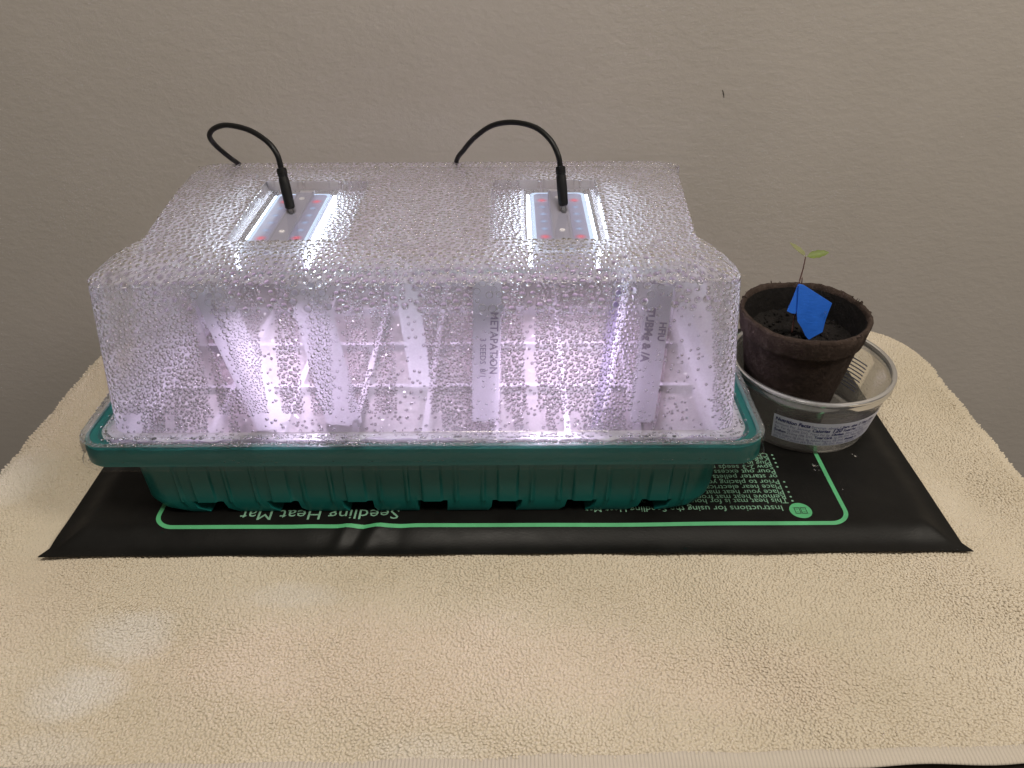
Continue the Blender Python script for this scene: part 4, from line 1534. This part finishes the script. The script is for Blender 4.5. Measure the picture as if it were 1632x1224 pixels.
# ================================================================== SEEDLING and TAPE FLAG
def make_seedling():
    foot = at_y(1262, 530, 42.9)
    tip = at_y(1284, 409, 43.3)
    root = thing('seedling', 'tiny seedling with reddish stem and two leaves rising out of the peat pot', 'seedling', foot)
    stem = principled("reddish_stem", (.10, .045, .035), .5, var=(200, .3))
    mb = MB()
    mb.tube(spline([foot, at_y(1270, 480, 43.0), at_y(1274, 450, 43.1), at_y(1280, 428, 43.2), tip], 8), [.06 - .0008 * i for i in range(33)], 8)
    st = mb.build('stem', stem, root, smooth=True)
    mb = MB()
    mb.tube(spline([at_y(1271, 475, 42.9), at_y(1277, 455, 42.9), at_y(1278.5, 442, 42.9)], 6), [.035] * 12 + [.015], 6)
    mb.build('side_shoot', stem, root, smooth=True)
    def leaf(base, end, wid, up, col, name, sag):
        m, nt, out = new_mat(name + "_green")
        p = nt.nodes.new('ShaderNodeBsdfPrincipled')
        v = coords(nt)
        L(nt, ramp(nt, noise(nt, v, 260, 3, .6), [(.3, tuple(c * .8 for c in col)), (.7, col)]), p.inputs['Base Color'])
        p.inputs['Roughness'].default_value = .5
        t = N(nt, 'ShaderNodeBsdfTranslucent', i_Color=(*[min(1, c * 1.5) for c in col], 1))
        L(nt, mix_shader(nt, .35, p.outputs[0], t.outputs[0]), out.inputs[0])
        base, end = Vector(base), Vector(end)
        ax = end - base
        sd = Vector(up).cross(ax).normalized()
        nn = ax.cross(sd).normalized()
        n = 12
        L_, M_, R_ = [], [], []
        for k in range(n + 1):
            t_ = k / n
            w_ = wid * (math.sin(math.pi * min(1, (t_ * .93 + .05))) ** .75) * (1 + .12 * math.sin(k * 2.1))
            if t_ < .12: w_ = .02
            c = base + ax * t_ + nn * (-sag * t_ * t_)
            L_.append(c - sd * w_ + nn * .07 * (w_ / wid))
            M_.append(c)
            R_.append(c + sd * w_ + nn * .07 * (w_ / wid))
        mb = MB()
        mb.loft([L_, M_, R_], closed=False)
        th = -nn * .012
        mb.loft([[p_ + th for p_ in R_], [p_ + th for p_ in M_], [p_ + th for p_ in L_]], closed=False)
        return mb.build('leaf', m, root, smooth=True)
    o = leaf(tip, at_y(1321, 402, 43.2), .25, (0, -.75, 1), (.19, .25, .04), 'bright_leaf', .02)
    o['label'] = 'yellow-green leaf'
    o = leaf(tip, at_y(1259, 387, 44.6), .30, (.5, -.5, 1), (.30, .31, .16), 'pale_leaf', -.02)
    o['label'] = 'pale leaf pointing away'
make_seedling()

def make_tape():
    m, nt, out = new_mat("blue_crepe_tape")
    p = nt.nodes.new('ShaderNodeBsdfPrincipled')
    v = coords(nt)
    L(nt, ramp(nt, noise(nt, v, 120, 4, .6), [(.3, (.018, .14, .68)), (.7, (.026, .17, .78))]), p.inputs['Base Color'])
    p.inputs['Roughness'].default_value = .55
    L(nt, bump(nt, noise(nt, coords(nt, (1, 1, 3)), 300, 3, .6), .0004, .4), p.inputs['Normal'])
    L(nt, p.outputs[0], out.inputs[0])
    root = thing('tape_flag', 'bright blue painter tape folded round the seedling stem as a flag', 'tape', at_y(1273, 500, 42.7))
    big = [(1273, 453), (1281, 454.5), (1326, 483.5), (1321, 496), (1316, 509), (1311, 529), (1300, 535), (1289, 541.5), (1283.5, 535), (1278.5, 524), (1271, 512), (1270, 500), (1271.5, 478)]
    small = [(1273, 453), (1274, 470), (1272.5, 488), (1268, 500), (1262, 499.5), (1254.5, 496), (1263, 477), (1270, 459)]
    for k, poly in enumerate((big, small)):
        n = len(poly)
        pts = []
        for (px, py) in poly:
            Y = 42.55 + (px - 1273) * (.008 if k == 0 else .018) + (.10 if k else 0)
            pts.append(at_y(px, py, Y))
        back = [p_ + Vector((0, .05, .0)) for p_ in pts]
        mb = MB()
        mb.add(pts + back, [tuple(range(n)), tuple(reversed(range(n, 2 * n)))] + [(i, n + i, n + (i + 1) % n, (i + 1) % n) for i in range(n)])
        mb.build('tape_leaf', m, root)
    # a bead of water on the tape edge
    c = at_y(1316, 498, 42.75)
    mb = MB()
    mb.lathe([(.01, -.09), (.07, -.06), (.09, 0), (.07, .06), (.01, .09)], 12, Matrix.Translation(c))
    mb.build('water_bead', M_WATER, root, smooth=True)
make_tape()

# ================================================================== spilled drops and crumbs on the mat
v_, f_ = ico_cap(18, 6)
for (px, py, sx, sy, lab) in ((1300, 742, .26, .15, 'oval water drop on the heat mat beside the printed border'), (1299, 748.5, .08, .08, 'smaller round water bead next to the oval drop on the heat mat'),
                              (1306, 749.5, .06, .06, 'tiny water bead below the oval drop, closest to the printed border'), (1364, 727, .12, .11, 'round water bead on bare mat beyond the printed border'), (1359, 724, .06, .06, 'tiny water bead touching the round one beyond the printed border'),
                              (1343.5, 780, .05, .05, 'lone tiny water bead just outside the slanting green border line')):
    q = at_z(px, py, .56)
    u_ = q.x - MX0; vv_ = q.y - MATC[0].y - u_ * M_SK
    z = float(mat_z(np.array([u_]), np.array([vv_]))[0])
    me = bpy.data.meshes.new('water_drop')
    me.from_pydata((v_ * [sx, sy, min(sx, sy) * .7] * C).tolist(), [], f_.tolist())
    me.materials.append(M_WATER); me.shade_smooth()
    o = link(me, 'water_drop', None, (q.x, q.y, z + .02))
    o.rotation_euler.z = -.3
    tag(o, lab, 'water drop', 'water drops spilled on the heat mat')
